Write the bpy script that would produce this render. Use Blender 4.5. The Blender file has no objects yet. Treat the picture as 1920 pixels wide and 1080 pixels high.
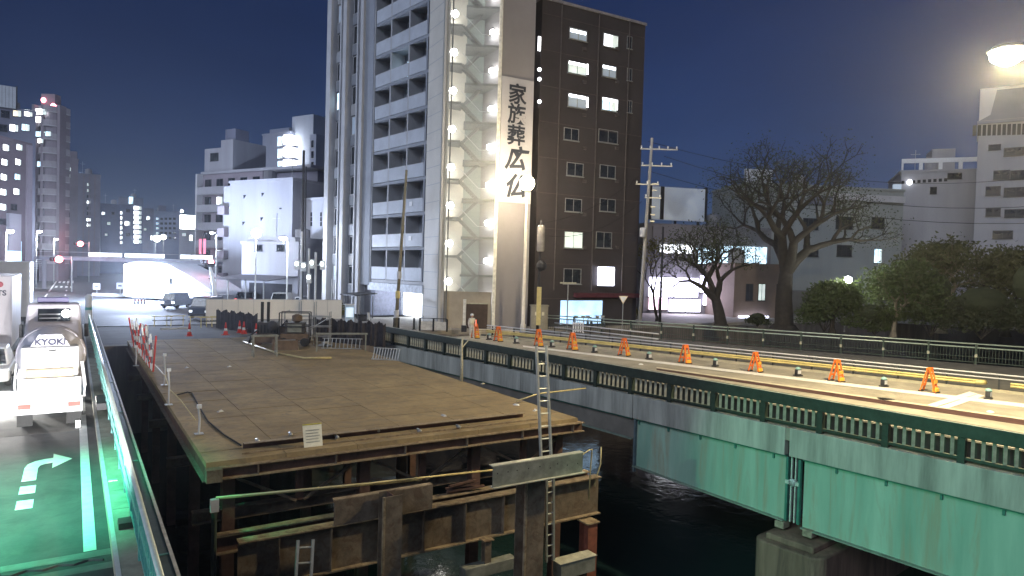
import bpy, bmesh, math, random
from mathutils import Vector, Matrix
random.seed(7)
scene = bpy.context.scene
COL = scene.collection
# ---------------------------------------------------------------- camera
CAM_H = 5.3; FOC = 1275.0
PITCH = math.atan(34/1275); ROLL = math.radians(1.6)
_f = Vector((0, math.cos(PITCH), -math.sin(PITCH)))
_u0 = Vector((0, math.sin(PITCH), math.cos(PITCH))); _r0 = Vector((1, 0, 0))
_r = _r0*math.cos(ROLL)+_u0*math.sin(ROLL)
_u = _u0*math.cos(ROLL)-_r0*math.sin(ROLL)
CAM = Vector((0, 0, CAM_H))
cd = bpy.data.cameras.new('camera'); cam = bpy.data.objects.new('camera', cd); COL.objects.link(cam)
M = Matrix.Identity(4)
for i in range(3):
    M[i][0] = _r[i]; M[i][1] = _u[i]; M[i][2] = -_f[i]; M[i][3] = CAM[i]
cam.matrix_world = M
cd.sensor_width = 36; cd.lens = FOC/1920*36; cd.clip_end = 6000; cd.clip_start = 0.05
scene.camera = cam
# ---------------------------------------------------------------- sky, moonlight, exposure
SUN_EL, SUN_AZ = 30.0, 212.0     # added fill light: behind the camera, a little to its left (azimuth from +Y, clockwise)
world = bpy.data.worlds.new('World'); scene.world = world; world.use_nodes = True
nt = world.node_tree; nt.nodes.clear()
sky = nt.nodes.new('ShaderNodeTexSky'); sky.sky_type = 'NISHITA'; sky.sun_disc = False
sky.sun_elevation = math.radians(SUN_EL); sky.sun_rotation = math.radians(SUN_AZ)
sky.air_density = 1.0; sky.dust_density = 0.6; sky.ozone_density = 5.0
tint = nt.nodes.new('ShaderNodeMixRGB'); tint.blend_type = 'MULTIPLY'; tint.inputs[0].default_value = 1
tint.inputs[2].default_value = (0.50, 0.56, 0.95, 1)
bg = nt.nodes.new('ShaderNodeBackground'); bg.inputs[1].default_value = 0.0165
wo = nt.nodes.new('ShaderNodeOutputWorld')
cl = nt.nodes.new('ShaderNodeTexNoise'); cl.inputs['Scale'].default_value = 2.2; cl.inputs['Detail'].default_value = 6; cl.inputs['Roughness'].default_value = .6
tcs = nt.nodes.new('ShaderNodeTexCoord'); mps = nt.nodes.new('ShaderNodeMapping'); mps.inputs['Scale'].default_value = (1, 1, 3.0)
mrs = nt.nodes.new('ShaderNodeMapRange'); mrs.inputs[1].default_value = .3; mrs.inputs[2].default_value = .7; mrs.inputs[3].default_value = .86; mrs.inputs[4].default_value = 1.14
thin = nt.nodes.new('ShaderNodeMixRGB'); thin.blend_type = 'MULTIPLY'; thin.inputs[0].default_value = 1      # thin night cloud over the whole sky
nt.links.new(tcs.outputs['Generated'], mps.inputs[0]); nt.links.new(mps.outputs[0], cl.inputs['Vector']); nt.links.new(cl.outputs['Fac'], mrs.inputs[0]); nt.links.new(mrs.outputs[0], thin.inputs[2])
nt.links.new(sky.outputs[0], tint.inputs[1]); nt.links.new(tint.outputs[0], thin.inputs[1]); nt.links.new(thin.outputs[0], bg.inputs[0]); nt.links.new(bg.outputs[0], wo.inputs[0])
sl = bpy.data.lights.new('fill_sun', 'SUN'); sl.energy = 1.0; sl.angle = math.radians(30); sl.color = (0.78, 0.86, 1.0)
so = bpy.data.objects.new('fill_sun', sl); COL.objects.link(so)
_az = math.radians(SUN_AZ); _el = math.radians(SUN_EL)
_sd = Vector((math.sin(_az)*math.cos(_el), math.cos(_az)*math.cos(_el), math.sin(_el)))
so.rotation_euler = _sd.to_track_quat('Z', 'Y').to_euler()
vs = scene.view_settings; vs.view_transform = 'Standard'; vs.look = 'None'; vs.exposure = 0.3; vs.gamma = 1
scene.cycles.use_denoising = True
scene.cycles.sample_clamp_indirect = 4
scene.cycles.max_bounces = 5; scene.cycles.diffuse_bounces = 2; scene.cycles.glossy_bounces = 2
scene.cycles.transparent_max_bounces = 12

# ---------------------------------------------------------------- layout helpers
def ray(px, py): return _f*FOC+_r*(px-960)+_u*(540-py)
def W(px, py, z): d = ray(px, py); return CAM+d*((z-CAM_H)/d.z)      # where a sight line meets the height z
def D(px, py, dep): d = ray(px, py); return CAM+d*(dep/d.y)          # a point at a known distance ahead
class Frame:
    def __init__(s, deg, o=(0, 0)):
        s.t = math.radians(deg); s.o = Vector((o[0], o[1], 0)); s.c = math.cos(s.t); s.s = math.sin(s.t)
    def w(s, x, y, z=0): return Vector((s.o.x+x*s.c-y*s.s, s.o.y+x*s.s+y*s.c, z))
    def l(s, p):
        a = p[0]-s.o.x; b = p[1]-s.o.y
        return (a*s.c+b*s.s, -a*s.s+b*s.c)
RD = Frame(32.85)                       # road frame: x right of the camera, y along the road
_ob = W(1231, 697, 1.49)
BR = Frame(39.07, (_ob.x, _ob.y))       # bridge frame: x from the near parapet inward, y along

# ---------------------------------------------------------------- mesh helpers
class MB:
    def __init__(s): s.v = []; s.f = []; s.m = []; s.k = 0
    def mat(s, k): s.k = k; return s
    def face(s, idx): s.f.append(idx); s.m.append(s.k)
    def quad(s, a, b, c, d):
        n = len(s.v); s.v += [tuple(a), tuple(b), tuple(c), tuple(d)]; s.face((n, n+1, n+2, n+3)); return s
    def box(s, x0, x1, y0, y1, z0, z1):
        n = len(s.v)
        s.v += [(x0,y0,z0),(x1,y0,z0),(x1,y1,z0),(x0,y1,z0),(x0,y0,z1),(x1,y0,z1),(x1,y1,z1),(x0,y1,z1)]
        for q in ((3,2,1,0),(4,5,6,7),(0,1,5,4),(1,2,6,5),(2,3,7,6),(3,0,4,7)): s.face(tuple(n+i for i in q))
        return s
    def hexa(s, pts):                    # 8 corners, bottom ring then top ring
        n = len(s.v); s.v += [tuple(p) for p in pts]
        for q in ((3,2,1,0),(4,5,6,7),(0,1,5,4),(1,2,6,5),(2,3,7,6),(3,0,4,7)): s.face(tuple(n+i for i in q))
        return s
    def prism(s, poly, z0, z1, axis='z'):
        n = len(s.v); k = len(poly)
        def P(a, b, c): return {'z': (a, b, c), 'y': (a, c, b), 'x': (c, a, b)}[axis]
        s.v += [P(a, b, z0) for a, b in poly]+[P(a, b, z1) for a, b in poly]
        s.face(tuple(range(n+k-1, n-1, -1))); s.face(tuple(range(n+k, n+2*k)))
        for i in range(k): j = (i+1) % k; s.face((n+i, n+j, n+k+j, n+k+i))
        return s
    def beam(s, p, q, w, h, up=(0, 0, 1)):
        p = Vector(p); q = Vector(q); d = (q-p).normalized(); u = Vector(up)
        if abs(d.dot(u)) > .99: u = Vector((0, 1, 0))
        x = d.cross(u).normalized(); u = x.cross(d).normalized(); a = x*w/2; b = u*h/2
        return s.hexa([p-a-b, p+a-b, q+a-b, q-a-b, p-a+b, p+a+b, q+a+b, q-a+b])
    def ibeam(s, p, q, h, w, tf=.025, tw=.02, up=(0, 0, 1)):
        p = Vector(p); q = Vector(q); u = Vector(up); d = (q-p).normalized()
        if abs(d.dot(u)) > .99: u = Vector((0, 1, 0))
        x = d.cross(u).normalized(); u = x.cross(d).normalized()
        o = u*(h/2-tf/2)
        s.beam(p+o, q+o, w, tf, u); s.beam(p-o, q-o, w, tf, u); s.beam(p, q, tw, h-2*tf, u); return s
    def tube(s, pts, r, n=8, cap=True):
        pts = [Vector(p) for p in pts]; m = len(pts)
        if not isinstance(r, (list, tuple)): r = [r]*m
        base = len(s.v); ref = Vector((0, 0, 1))
        for i, p in enumerate(pts):
            d = (pts[min(i+1, m-1)]-pts[max(i-1, 0)])
            d = d.normalized() if d.length > 1e-9 else Vector((0, 0, 1))
            if abs(d.dot(ref)) > .95: ref = Vector((0, 1, 0)) if abs(d.y) < .9 else Vector((1, 0, 0))
            a = d.cross(ref).normalized(); b = a.cross(d).normalized()
            for k in range(n):
                t = 2*math.pi*k/n; s.v.append(tuple(p+(a*math.cos(t)+b*math.sin(t))*r[i]))
        for i in range(m-1):
            for k in range(n):
                j = (k+1) % n; s.face((base+i*n+k, base+(i+1)*n+k, base+(i+1)*n+j, base+i*n+j))
        if cap and n > 2:
            s.face(tuple(base+k for k in range(n))); s.face(tuple(base+(m-1)*n+k for k in range(n-1, -1, -1)))
        return s
    def lathe(s, prof, n=16, o=(0, 0, 0), axis='z'):
        base = len(s.v); m = len(prof)
        for r, z in prof:
            for k in range(n):
                t = 2*math.pi*k/n; a = r*math.cos(t); b = r*math.sin(t)
                p = {'z': (a, b, z), 'x': (z, a, b), 'y': (a, z, b)}[axis]
                s.v.append((p[0]+o[0], p[1]+o[1], p[2]+o[2]))
        for i in range(m-1):
            for k in range(n):
                j = (k+1) % n; s.face((base+i*n+k, base+i*n+j, base+(i+1)*n+j, base+(i+1)*n+k))
        s.face(tuple(base+k for k in range(n-1, -1, -1))); s.face(tuple(base+(m-1)*n+k for k in range(n)))
        return s
    def ball(s, c, r, n=12, sz=1.0):
        m = max(4, n//2)
        return s.lathe([(max(r*math.sin(math.pi*i/m), .001), -r*sz*math.cos(math.pi*i/m)) for i in range(m+1)], n, c)
    def mesh(s, name, mats, smooth=False):
        me = bpy.data.meshes.new(name); me.from_pydata(s.v, [], s.f)
        for m in (mats if isinstance(mats, (list, tuple)) else [mats]): me.materials.append(m)
        if any(s.m): me.polygons.foreach_set('material_index', s.m)
        if smooth: me.polygons.foreach_set('use_smooth', [True]*len(s.f))
        me.update(); return me
    def build(s, name, mats, parent=None, loc=(0, 0, 0), rz=0, smooth=False, bevel=0, fix=True):
        me = s.mesh(name, mats, smooth)
        if fix:
            b = bmesh.new(); b.from_mesh(me); bmesh.ops.recalc_face_normals(b, faces=b.faces); b.to_mesh(me); b.free()
        return put(name, me, parent, loc, rz, bevel)
def put(name, me, parent=None, loc=(0, 0, 0), rz=0, bevel=0):
    o = bpy.data.objects.new(name, me); COL.objects.link(o); o.parent = parent
    o.location = loc; o.rotation_euler = (0, 0, rz)
    if bevel:
        md = o.modifiers.new('bevel', 'BEVEL'); md.width = bevel; md.segments = 2; md.limit_method = 'ANGLE'
    return o
def tag(o, label=None, cat=None, group=None, kind=None):
    if label: o['label'] = label
    if cat: o['category'] = cat
    if group: o['group'] = group
    if kind: o['kind'] = kind
    return o
def thing(name, label, cat, loc=(0, 0, 0), rz=0, group=None):
    o = bpy.data.objects.new(name, None); COL.objects.link(o); o.location = loc; o.rotation_euler = (0, 0, rz)
    o.empty_display_size = .1
    return tag(o, label, cat, group)
def struct(name, mb, mat, parent=None, **k):
    o = mb.build(name, mat, parent, **k)
    if parent is None: o['kind'] = 'structure'
    return o
def copy_tree(o, parent=None):
    c = o.copy(); COL.objects.link(c); c.parent = parent
    for ch in list(o.children): copy_tree(ch, c)
    return c

# ---------------------------------------------------------------- materials
MATS = {}
def mat(name, col, rough=.7, metal=0, var=.25, scale=3.0, bump=0.0, col2=None, streak=False, spec=.4, pos=False, dirt=None):
    if name in MATS: return MATS[name]
    m = bpy.data.materials.new(name); m.use_nodes = True; t = m.node_tree; b = t.nodes['Principled BSDF']
    b.inputs['Roughness'].default_value = rough; b.inputs['Metallic'].default_value = metal
    b.inputs['Specular IOR Level'].default_value = spec
    tc = t.nodes.new('ShaderNodeTexCoord'); mp = t.nodes.new('ShaderNodeMapping')
    if streak: mp.inputs['Scale'].default_value = (1, 1, .12)
    n1 = t.nodes.new('ShaderNodeTexNoise'); n1.inputs['Scale'].default_value = scale; n1.inputs['Detail'].default_value = 6; n1.inputs['Roughness'].default_value = .65
    cr = t.nodes.new('ShaderNodeValToRGB'); cr.color_ramp.elements[0].position = .32; cr.color_ramp.elements[1].position = .68
    a = col; c2 = col2 or tuple(min(1, x*(1+var)) for x in col)
    cr.color_ramp.elements[0].color = tuple(x*(1-var) for x in a)+(1,)
    cr.color_ramp.elements[1].color = tuple(c2)+(1,)
    t.links.new(t.nodes.new('ShaderNodeNewGeometry').outputs['Position'] if pos else tc.outputs['Object'], mp.inputs[0]); t.links.new(mp.outputs[0], n1.inputs['Vector'])
    t.links.new(n1.outputs['Fac'], cr.inputs[0]); t.links.new(cr.outputs[0], b.inputs['Base Color'])
    if dirt:                                  # worn patches and scuffs with a shape of their own
        n3 = t.nodes.new('ShaderNodeTexNoise'); n3.inputs['Scale'].default_value = dirt[1]; n3.inputs['Detail'].default_value = 8; n3.inputs['Roughness'].default_value = .7; n3.inputs['Distortion'].default_value = 1.2
        r3 = t.nodes.new('ShaderNodeValToRGB'); r3.color_ramp.elements[0].position = .48; r3.color_ramp.elements[1].position = .62
        mx3 = t.nodes.new('ShaderNodeMixRGB'); mx3.inputs[2].default_value = tuple(dirt[0])+(1,); mlt = t.nodes.new('ShaderNodeMath'); mlt.operation = 'MULTIPLY'; mlt.inputs[1].default_value = dirt[2]
        t.links.new(mp.outputs[0], n3.inputs['Vector']); t.links.new(n3.outputs['Fac'], r3.inputs[0]); t.links.new(r3.outputs[0], mlt.inputs[0]); t.links.new(mlt.outputs[0], mx3.inputs[0])
        t.links.new(cr.outputs[0], mx3.inputs[1]); t.links.new(mx3.outputs[0], b.inputs['Base Color'])
    if bump:
        n2 = t.nodes.new('ShaderNodeTexNoise'); n2.inputs['Scale'].default_value = scale*9; n2.inputs['Detail'].default_value = 4
        bp = t.nodes.new('ShaderNodeBump'); bp.inputs['Strength'].default_value = bump; bp.inputs['Distance'].default_value = .02
        t.links.new(mp.outputs[0], n2.inputs['Vector']); t.links.new(n2.outputs['Fac'], bp.inputs['Height']); t.links.new(bp.outputs[0], b.inputs['Normal'])
    MATS[name] = m; return m
def emit(name, col, strength, var=0.0, scale=2.0):
    if name in MATS: return MATS[name]
    m = bpy.data.materials.new(name); m.use_nodes = True; t = m.node_tree; b = t.nodes['Principled BSDF']
    b.inputs['Base Color'].default_value = tuple(min(1, c) for c in col)+(1,)
    b.inputs['Emission Color'].default_value = tuple(col)+(1,); b.inputs['Emission Strength'].default_value = strength
    if var:
        tc = t.nodes.new('ShaderNodeTexCoord'); n1 = t.nodes.new('ShaderNodeTexNoise'); n1.inputs['Scale'].default_value = scale; n1.inputs['Detail'].default_value = 3
        mr = t.nodes.new('ShaderNodeMapRange'); mr.inputs[1].default_value = .3; mr.inputs[2].default_value = .7
        mr.inputs[3].default_value = strength*(1-var); mr.inputs[4].default_value = strength*(1+var)
        t.links.new(tc.outputs['Object'], n1.inputs[0]); t.links.new(n1.outputs['Fac'], mr.inputs[0]); t.links.new(mr.outputs[0], b.inputs['Emission Strength'])
    MATS[name] = m; return m
def glassy(name, col, rough=.08):
    if name in MATS: return MATS[name]
    m = mat(name, col, rough, 0, .3, .7); m.node_tree.nodes['Principled BSDF'].inputs['Specular IOR Level'].default_value = .8
    return m
ASPH = mat('asphalt', (.055, .057, .06), .75, 0, .3, 1.3, .3, dirt=((.09, .09, .088), .7, .5))
ASPH2 = mat('bridge_asphalt', (.31, .29, .24), .8, 0, .22, .5, .3, dirt=((.20, .185, .16), .5, .6))
PAINT = mat('road_paint', (.72, .72, .70), .6, 0, .12, 4, .1, spec=.3)
CONC = mat('concrete', (.33, .32, .30), .85, 0, .3, 1.2, .3, streak=True)
CONCF = mat('stained_fascia_concrete', (.36, .37, .325), .85, 0, .40, 1.5, .35, streak=True)
CONCD = mat('dark_concrete', (.16, .135, .12), .9, 0, .35, 1.5, .4, streak=True)
SIDEW = mat('beige_kerb_concrete', (.36, .35, .28), .85, 0, .25, 2.0, .3)
GIRD = mat('pale_green_girder_paint', (.25, .48, .37), .5, 0, .28, .8, .05, col2=(.36, .54, .43), streak=True, dirt=((.30, .32, .23), 1.4, .8))
GRN = mat('dark_green_paint', (.028, .043, .034), .5, 0, .3, 4, .05)
GRNM = mat('mid_green_paint', (.05, .19, .15), .45, 0, .25, 3, .05)
FIN = mat('pale_baluster_paint', (.36, .35, .27), .5, 0, .3, 5)
TEAL = mat('teal_rail_paint', (.10, .40, .37), .4, 0, .2, 4)
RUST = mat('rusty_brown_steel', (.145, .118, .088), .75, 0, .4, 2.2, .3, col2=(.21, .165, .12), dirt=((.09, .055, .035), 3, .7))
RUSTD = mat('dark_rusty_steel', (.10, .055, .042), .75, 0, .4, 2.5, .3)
DECKM = mat('worn_deck_plate', (.27, .20, .105), .8, 0, .28, .7, .35, col2=(.36, .275, .145), pos=True, dirt=((.17, .14, .095), 2.2, .6))
GALV = mat('galvanised_steel', (.42, .43, .42), .4, .6, .2, 6)
ALUM = mat('aluminium', (.58, .60, .56), .38, .6, .12, 8)
GREYST = mat('grey_channel_steel', (.22, .23, .20), .6, .2, .35, 2.5, .2)
BLACK = mat('black_rubber', (.02, .02, .021), .7, 0, .3, 5)
DARK = mat('dark_metal', (.045, .045, .05), .55, .3, .3, 5)
WHITE = mat('white_paint', (.74, .75, .76), .45, 0, .06, 3)
PALEGR = mat('pale_grey_paint', (.52, .53, .56), .55, 0, .1, 2)
ORANGE = mat('orange_plastic', (.75, .16, .02), .5, 0, .15, 6)
REDM = mat('red_plastic', (.62, .045, .03), .5, 0, .2, 6)
YELB = mat('yellow_beam_paint', (.62, .52, .22), .5, 0, .15, 3)
GLASS = glassy('dark_glass', (.02, .024, .03))
GLASSB = glassy('bluish_dark_glass', (.035, .04, .055))
TARP = mat('dark_tarpaulin', (.035, .03, .032), .8, 0, .4, 3, .2)
WHITEL = emit('white_lamp', (1, .97, .93), 30)
# ================================================================ lamps
def lamp_light(name, p, watts, col, size=.25, parent=None, spot=None, aim=None):
    L = bpy.data.lights.new(name, 'SPOT' if spot else 'POINT'); L.energy = watts; L.color = col; L.shadow_soft_size = size
    if spot: L.spot_size = math.radians(spot); L.spot_blend = .6
    o = bpy.data.objects.new(name, L); COL.objects.link(o); o.location = p
    if aim is not None: o.rotation_euler = (Vector(p)-Vector(aim)).to_track_quat('Z', 'Y').to_euler()
    if parent is not None: o.parent = parent
    return o
def street_lamp(base, height, arm, label, watts, col, ecol, head=.32, group=None, pole_mat=None, style='arm', pr=.09, es=40):
    """pole, arm (x,y vector), head, glowing lens and its own light"""
    t = thing('street_lamp', label, 'street lamp', base, 0, group)
    ax, ay = arm; pm = pole_mat or GALV
    MB().tube([(0, 0, 0), (0, 0, .7), (0, 0, .75), (0, 0, height)], [pr*1.5, pr*1.4, pr, pr*.6], 10).build('pole', pm, t, smooth=True)
    al = math.hypot(ax, ay)
    if al > .05:
        MB().tube([(0, 0, height-.02), (ax*.35, ay*.35, height+.22), (ax, ay, height+.3)], [pr*.6, pr*.5, pr*.4], 8).build('arm', pm, t, smooth=True)
        hx, hy, hz = ax, ay, height+.3
    else: hx, hy, hz = 0, 0, height+.05
    if style == 'globe':
        MB().lathe([(pr*1.1, -.12), (pr*1.4, 0), (pr*.9, .04)], 12, (hx, hy, hz)).build('collar', pm, t)
        MB().ball((hx, hy, hz+head*.9), head, 16).build('globe', emit('globe_'+name_of(ecol), ecol, es), t, smooth=True)
        lamp_light('lamp_light', (hx, hy, hz+head*.9), watts, col, head*1.05, t)
    else:
        MB().lathe([(.02, .16), (head*.7, .12), (head, 0), (head*.95, -.03)], 14, (hx, hy, hz)).build('head', pm, t, smooth=True)
        MB().lathe([(head*.9, -.035), (head*.8, -head*.45), (head*.35, -head*.75), (.02, -head*.8)], 14, (hx, hy, hz)).build('lens', emit('lens_'+name_of(ecol), ecol, es), t, smooth=True)
        lamp_light('lamp_light', (hx, hy, hz-head*1.0), watts, col, head*.6, t)
    return t
def name_of(c): return '_'.join(str(int(x*100)) for x in c)
WARM = (1, .80, .48); WARMW = (1, .88, .68); COOL = (.82, .88, 1.0)

# ================================================================ setting: ground, river, roads
rz_r = RD.t
BANK = 47.0
g = MB().box(-1600, 1600, BANK, 3200, -6, -.06)
ground = struct('ground', g, mat('far_ground', (.075, .075, .08), .9, 0, .3, .4, .2), loc=(0, 0, 0), rz=rz_r)
struct('river_bank', MB().box(-300, .55, -60, -6, -6, -.5), CONCD, rz=rz_r)
w = bpy.data.materials.new('river_water'); w.use_nodes = True; b = w.node_tree.nodes['Principled BSDF']
b.inputs['Base Color'].default_value = (.010, .026, .028, 1); b.inputs['Roughness'].default_value = .09; b.inputs['Specular IOR Level'].default_value = .5
nn = w.node_tree.nodes.new('ShaderNodeTexNoise'); nn.inputs['Scale'].default_value = 1.6; nn.inputs['Detail'].default_value = 4
bb = w.node_tree.nodes.new('ShaderNodeBump'); bb.inputs['Strength'].default_value = .22; bb.inputs['Distance'].default_value = .08
tcw = w.node_tree.nodes.new('ShaderNodeTexCoord'); w.node_tree.links.new(tcw.outputs['Object'], nn.inputs[0])
w.node_tree.links.new(nn.outputs[0], bb.inputs['Height']); w.node_tree.links.new(bb.outputs[0], b.inputs['Normal'])
struct('river', MB().box(-600, 600, -61, BANK+1, -6.2, -5.2), w, rz=rz_r)
# near road on its bridge and on past the intersection
road = struct('road', MB().box(-9.5, .62, -6, 900, -.5, 0), ASPH, rz=rz_r)
cross = struct('cross_road', MB().box(.62, 60, 62, 74, -.5, -.01), ASPH, rz=rz_r)
struct('cross_road', MB().box(-80, -9.5, 62, 74, -.5, -.01), ASPH, rz=rz_r)
Z1 = .006
def rmark(poly, nm='road_marking', z=Z1, m=PAINT, par=road): return MB().prism(poly, z-.003, z).build(nm, m, par)
def rbox(x0, x1, y0, y1, **k): return rmark([(x0, y0), (x1, y0), (x1, y1), (x0, y1)], **k)
rbox(.20, .40, 14.3, 27.0); rbox(.20, .40, 27.6, 60)
# right-turn arrow: two dashes, stem, bend and head
rbox(-.98, -.68, 17.35, 17.95); rbox(-.98, -.68, 18.45, 19.05)
arc = [(-.98, 19.5), (-.98, 20.7), (-.93, 21.05), (-.78, 21.3), (-.58, 21.42), (-.40, 21.45), (-.40, 21.9), (.02, 21.18), (-.40, 20.45), (-.40, 20.98), (-.55, 20.95), (-.66, 20.82), (-.70, 20.6), (-.70, 19.5)]
rmark(arc)
rbox(-2.75, -2.6, 22, 27); rbox(-2.75, -2.6, 32, 37); rbox(-2.75, -2.6, 42, 47); rbox(-2.75, -2.6, 52, 58)
# patch of newer asphalt, expansion joint with its wavy comb
rbox(-3.4, .18, 24.6, 26.9, nm='asphalt_patch', m=mat('patched_asphalt', (.095, .09, .085), .85, 0, .25, 1.5, .3), z=.0035)
rbox(-6, .62, 13.35, 13.62, nm='joint_plate', m=mat('joint_concrete', (.16, .17, .16), .8, 0, .25, 3), z=.005)
rbox(-6, .62, 13.98, 14.26, nm='joint_plate', m=MATS['joint_concrete'], z=.005)
pts = [(-6+i*.11, 13.80+.055*math.sin(i*math.pi/2*1.0)) for i in range(60)]
MB().tube([(x, y, .004) for x, y in pts], .03, 5).build('joint_comb', DARK, road)
# markings on the far side of the junction
for l, s0, s1, wd in ((-3.1, 92, 97, .3), (-3.1, 104, 118, .2), (-3.1, 126, 230, .25)):
    rbox(l-wd/2, l+wd/2, s0, s1)
for i in range(7): rbox(-1.0, -.8, 96+i*16, 100+i*16)
for i in range(4): rbox(-2.7+.75*i, -2.35+.75*i, 142, 150)
for i in range(4): rbox(-2.6+.75*i, -2.2+.75*i, 168, 186)
for i in range(9): rbox(-8.8+i*.95, -8.35+i*.95, 80.5, 84.5)
for i in range(4): rbox(-6.8+i*.95, -6.35+i*.95, 88.5, 91.5)
# kerb with railing base
kerb = struct('kerb', MB().box(.62, 1.42, -6, 62, -.5, .18), SIDEW, rz=rz_r)
MB().box(.623, .70, -6, 62, .18, .186).build('kerb_edge', PAINT, kerb)
for s in (15.9, 17.2, 20.2, 22.6, 29.5):
    MB().box(.72, 1.34, s, s+.012, .181, .184).build('kerb_joint', DARK, kerb)
MB().box(.76, 1.16, 14.62, 14.98, .181, .30).build('lamp_base_plate', GRN, kerb, bevel=.01)
MB().box(.72, .90, 17.95, 18.07, .181, .20).build('drain_lid', PALEGR, kerb)
MB().box(.70, 1.3, 26.6, 28.3, .181, .42).build('cable_box', DARK, kerb, bevel=.02)
rl = thing('bridge_railing', 'teal steel railing with white-lit handrail beside the truck lane', 'railing', (0, 0, .18), rz_r)
MB().tube([(1.0, 4, .97), (1.0, 60, .97)], .045, 8).build('handrail', mat('pale_handrail', (.62, .70, .68), .35, .2, .1, 5), rl, smooth=True)  # handrail's bright highlight is put into its pale colour
MB().box(.975, 1.025, 4, 60, .55, .60).build('rail', TEAL, rl)
MB().box(.975, 1.025, 4, 60, .18, .23).build('rail', TEAL, rl)
pm = MB().box(-.03, .03, -.05, .05, 0, .95).mesh('post', TEAL)
bm_ = MB().box(-.012, .012, -.02, .02, .2, .93).mesh('baluster', TEAL)
for i in range(28): put('post', pm, rl, (1.0, 5+i*2.0, 0))
for i in range(150): 
    if i % 8: put('baluster', bm_, rl, (1.0, 5+i*.25, 0))
du = thing('utility_duct', 'dark green steel duct running along outside of teal railing', 'duct', (0, 0, 0), rz_r)
MB().box(1.06, 1.36, 3, 60, -.75, .58).build('casing', GRN, du)
MB().box(1.34, 1.39, 3, 60, .581, .60).build('edge_strip', mat('pale_duct_edge', (.45, .42, .38), .5, .2, .3, 5), du)  # thin paler strip along the duct's outer edge
for i in range(9): MB().box(1.055, 1.365, 6+i*6, 6.06+i*6, -.7, .589).build('joint_band', GRNM, du)
# far-bank pavement in front of the tall building, embankment wall
pv = [(2.0, BANK+.5), (90, BANK+.5), (90, 61.8), (2.0, 61.8)]
struct('pavement', MB().prism([(12.5, BANK+.4), (100, BANK+.4), (100, 61.6), (12.5, 61.6)], -.3, .42), mat('paving', (.30, .28, .25), .85, 0, .2, 1.0, .2), rz=rz_r)
struct('embankment', MB().box(-40, 100, BANK-.5, BANK+.38, -6, .12), CONCD, rz=rz_r)
# ================================================================ girder bridge on the right
br = thing('girder_bridge', 'long green plate-girder bridge with stained concrete edge crossing the river', 'bridge', (BR.o.x, BR.o.y, 0), BR.t)
def ext(a, b, k): return b+(b-a)*k
# far edge of the bridge deck follows the far railing
FA = W(1160, 600, 1.7); FB = W(1920, 651, 1.7); FA2 = ext(FB, FA, .25); FB2 = ext(FA, FB, .35)
fa = BR.l(FA2); fb = BR.l(FB2)
deck = MB().prism([(-.12, -17), (fb[0]+.4, fb[1]-3), (fa[0]+.4, fa[1]), (-.12, 23)], .0, .40).build('deck_slab', ASPH2, br)
def span(y0, y1, zb, name='edge_beam'):
    o = MB().box(-.16, .12, y0, y1, -.50, .42).build(name, CONCF, br, bevel=.015)
    return o
for y0, y1 in ((-17, -5.62), (-5.46, 1.0), (1.04, 8.0), (8.04, 15.5), (15.54, 23)): span(y0, y1, 0)
def plate(y0, y1, zb0, zb1, m=GIRD, x=.06):
    o = MB().hexa([(x, y0, zb0), (x+.03, y0, zb0), (x+.03, y1, zb1), (x, y1, zb1), (x, y0, -.50), (x+.03, y0, -.50), (x+.03, y1, -.50), (x, y1, -.50)]).build('web_plate', m, br)
    fl = MB().hexa([(x-.16, y0, zb0-.04), (x+.22, y0, zb0-.04), (x+.22, y1, zb1-.04), (x-.16, y1, zb1-.04), (x-.16, y0, zb0), (x+.22, y0, zb0), (x+.22, y1, zb1), (x-.16, y1, zb1)]).build('bottom_flange', mat('flange_paint', (.20, .26, .21), .6, 0, .3, 2), br)
    MB().box(x-.13, x+.2, y0, y1, -.56, -.503).build('top_flange', GRNM, br)
    return o
plate(-17, -6.05, -2.85, -2.72); plate(-5.45, 1.0, -2.66, -2.42); plate(1.1, 23, -1.35, -1.15, mat('grey_brown_girder', (.17, .16, .14), .6, 0, .25, 1))
for y in (-5.95, -5.53, .95):
    MB().box(-.075, .055, y-.04, y+.04, -2.66, -.56).build('end_stiffener', GRNM if y < 0 else mat('slate_paint', (.10, .14, .16), .5), br)
for y in (-5.80, -5.66):
    MB().box(-.03, .05, y-.02, y+.02, -2.66, -.5).build('gap_edge', mat('pale_edge_paint', (.5, .58, .52), .5), br)
for i in range(7):
    for y0 in (-15.8, -5.0):
        y = y0+i*1.45
        if y > .8 or (y0 < -10 and y > -6.2): continue
        MB().box(-.02, .055, y-.03, y+.03, -.72, -.56).build('bracket', GRNM, br)
MB().tube([(-.03, -5.73, -1.35), (-.1, -5.73, -1.35)], .12, 12).build('joint_pin', PALEGR, br, smooth=True)
MB().box(-.1, .06, -5.95, -5.5, -1.42, -1.30).build('joint_strap', mat('pale_edge_paint', (.5, .58, .52), .5), br)
# inner girders that keep the underside solid
for x in (3.2, 6.4, 9.6):
    MB().box(x, x+.05, -16, 22, -2.3, -.0).build('inner_girder', GRN, br)
for y in (-6.3, -5.35):
    MB().box(-.12, .28, y-.16, y+.16, -2.95, -2.72).build('bearing', mat('rusty_bearing', (.28, .24, .18), .8, 0, .4, 6), br, bevel=.02)
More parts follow.
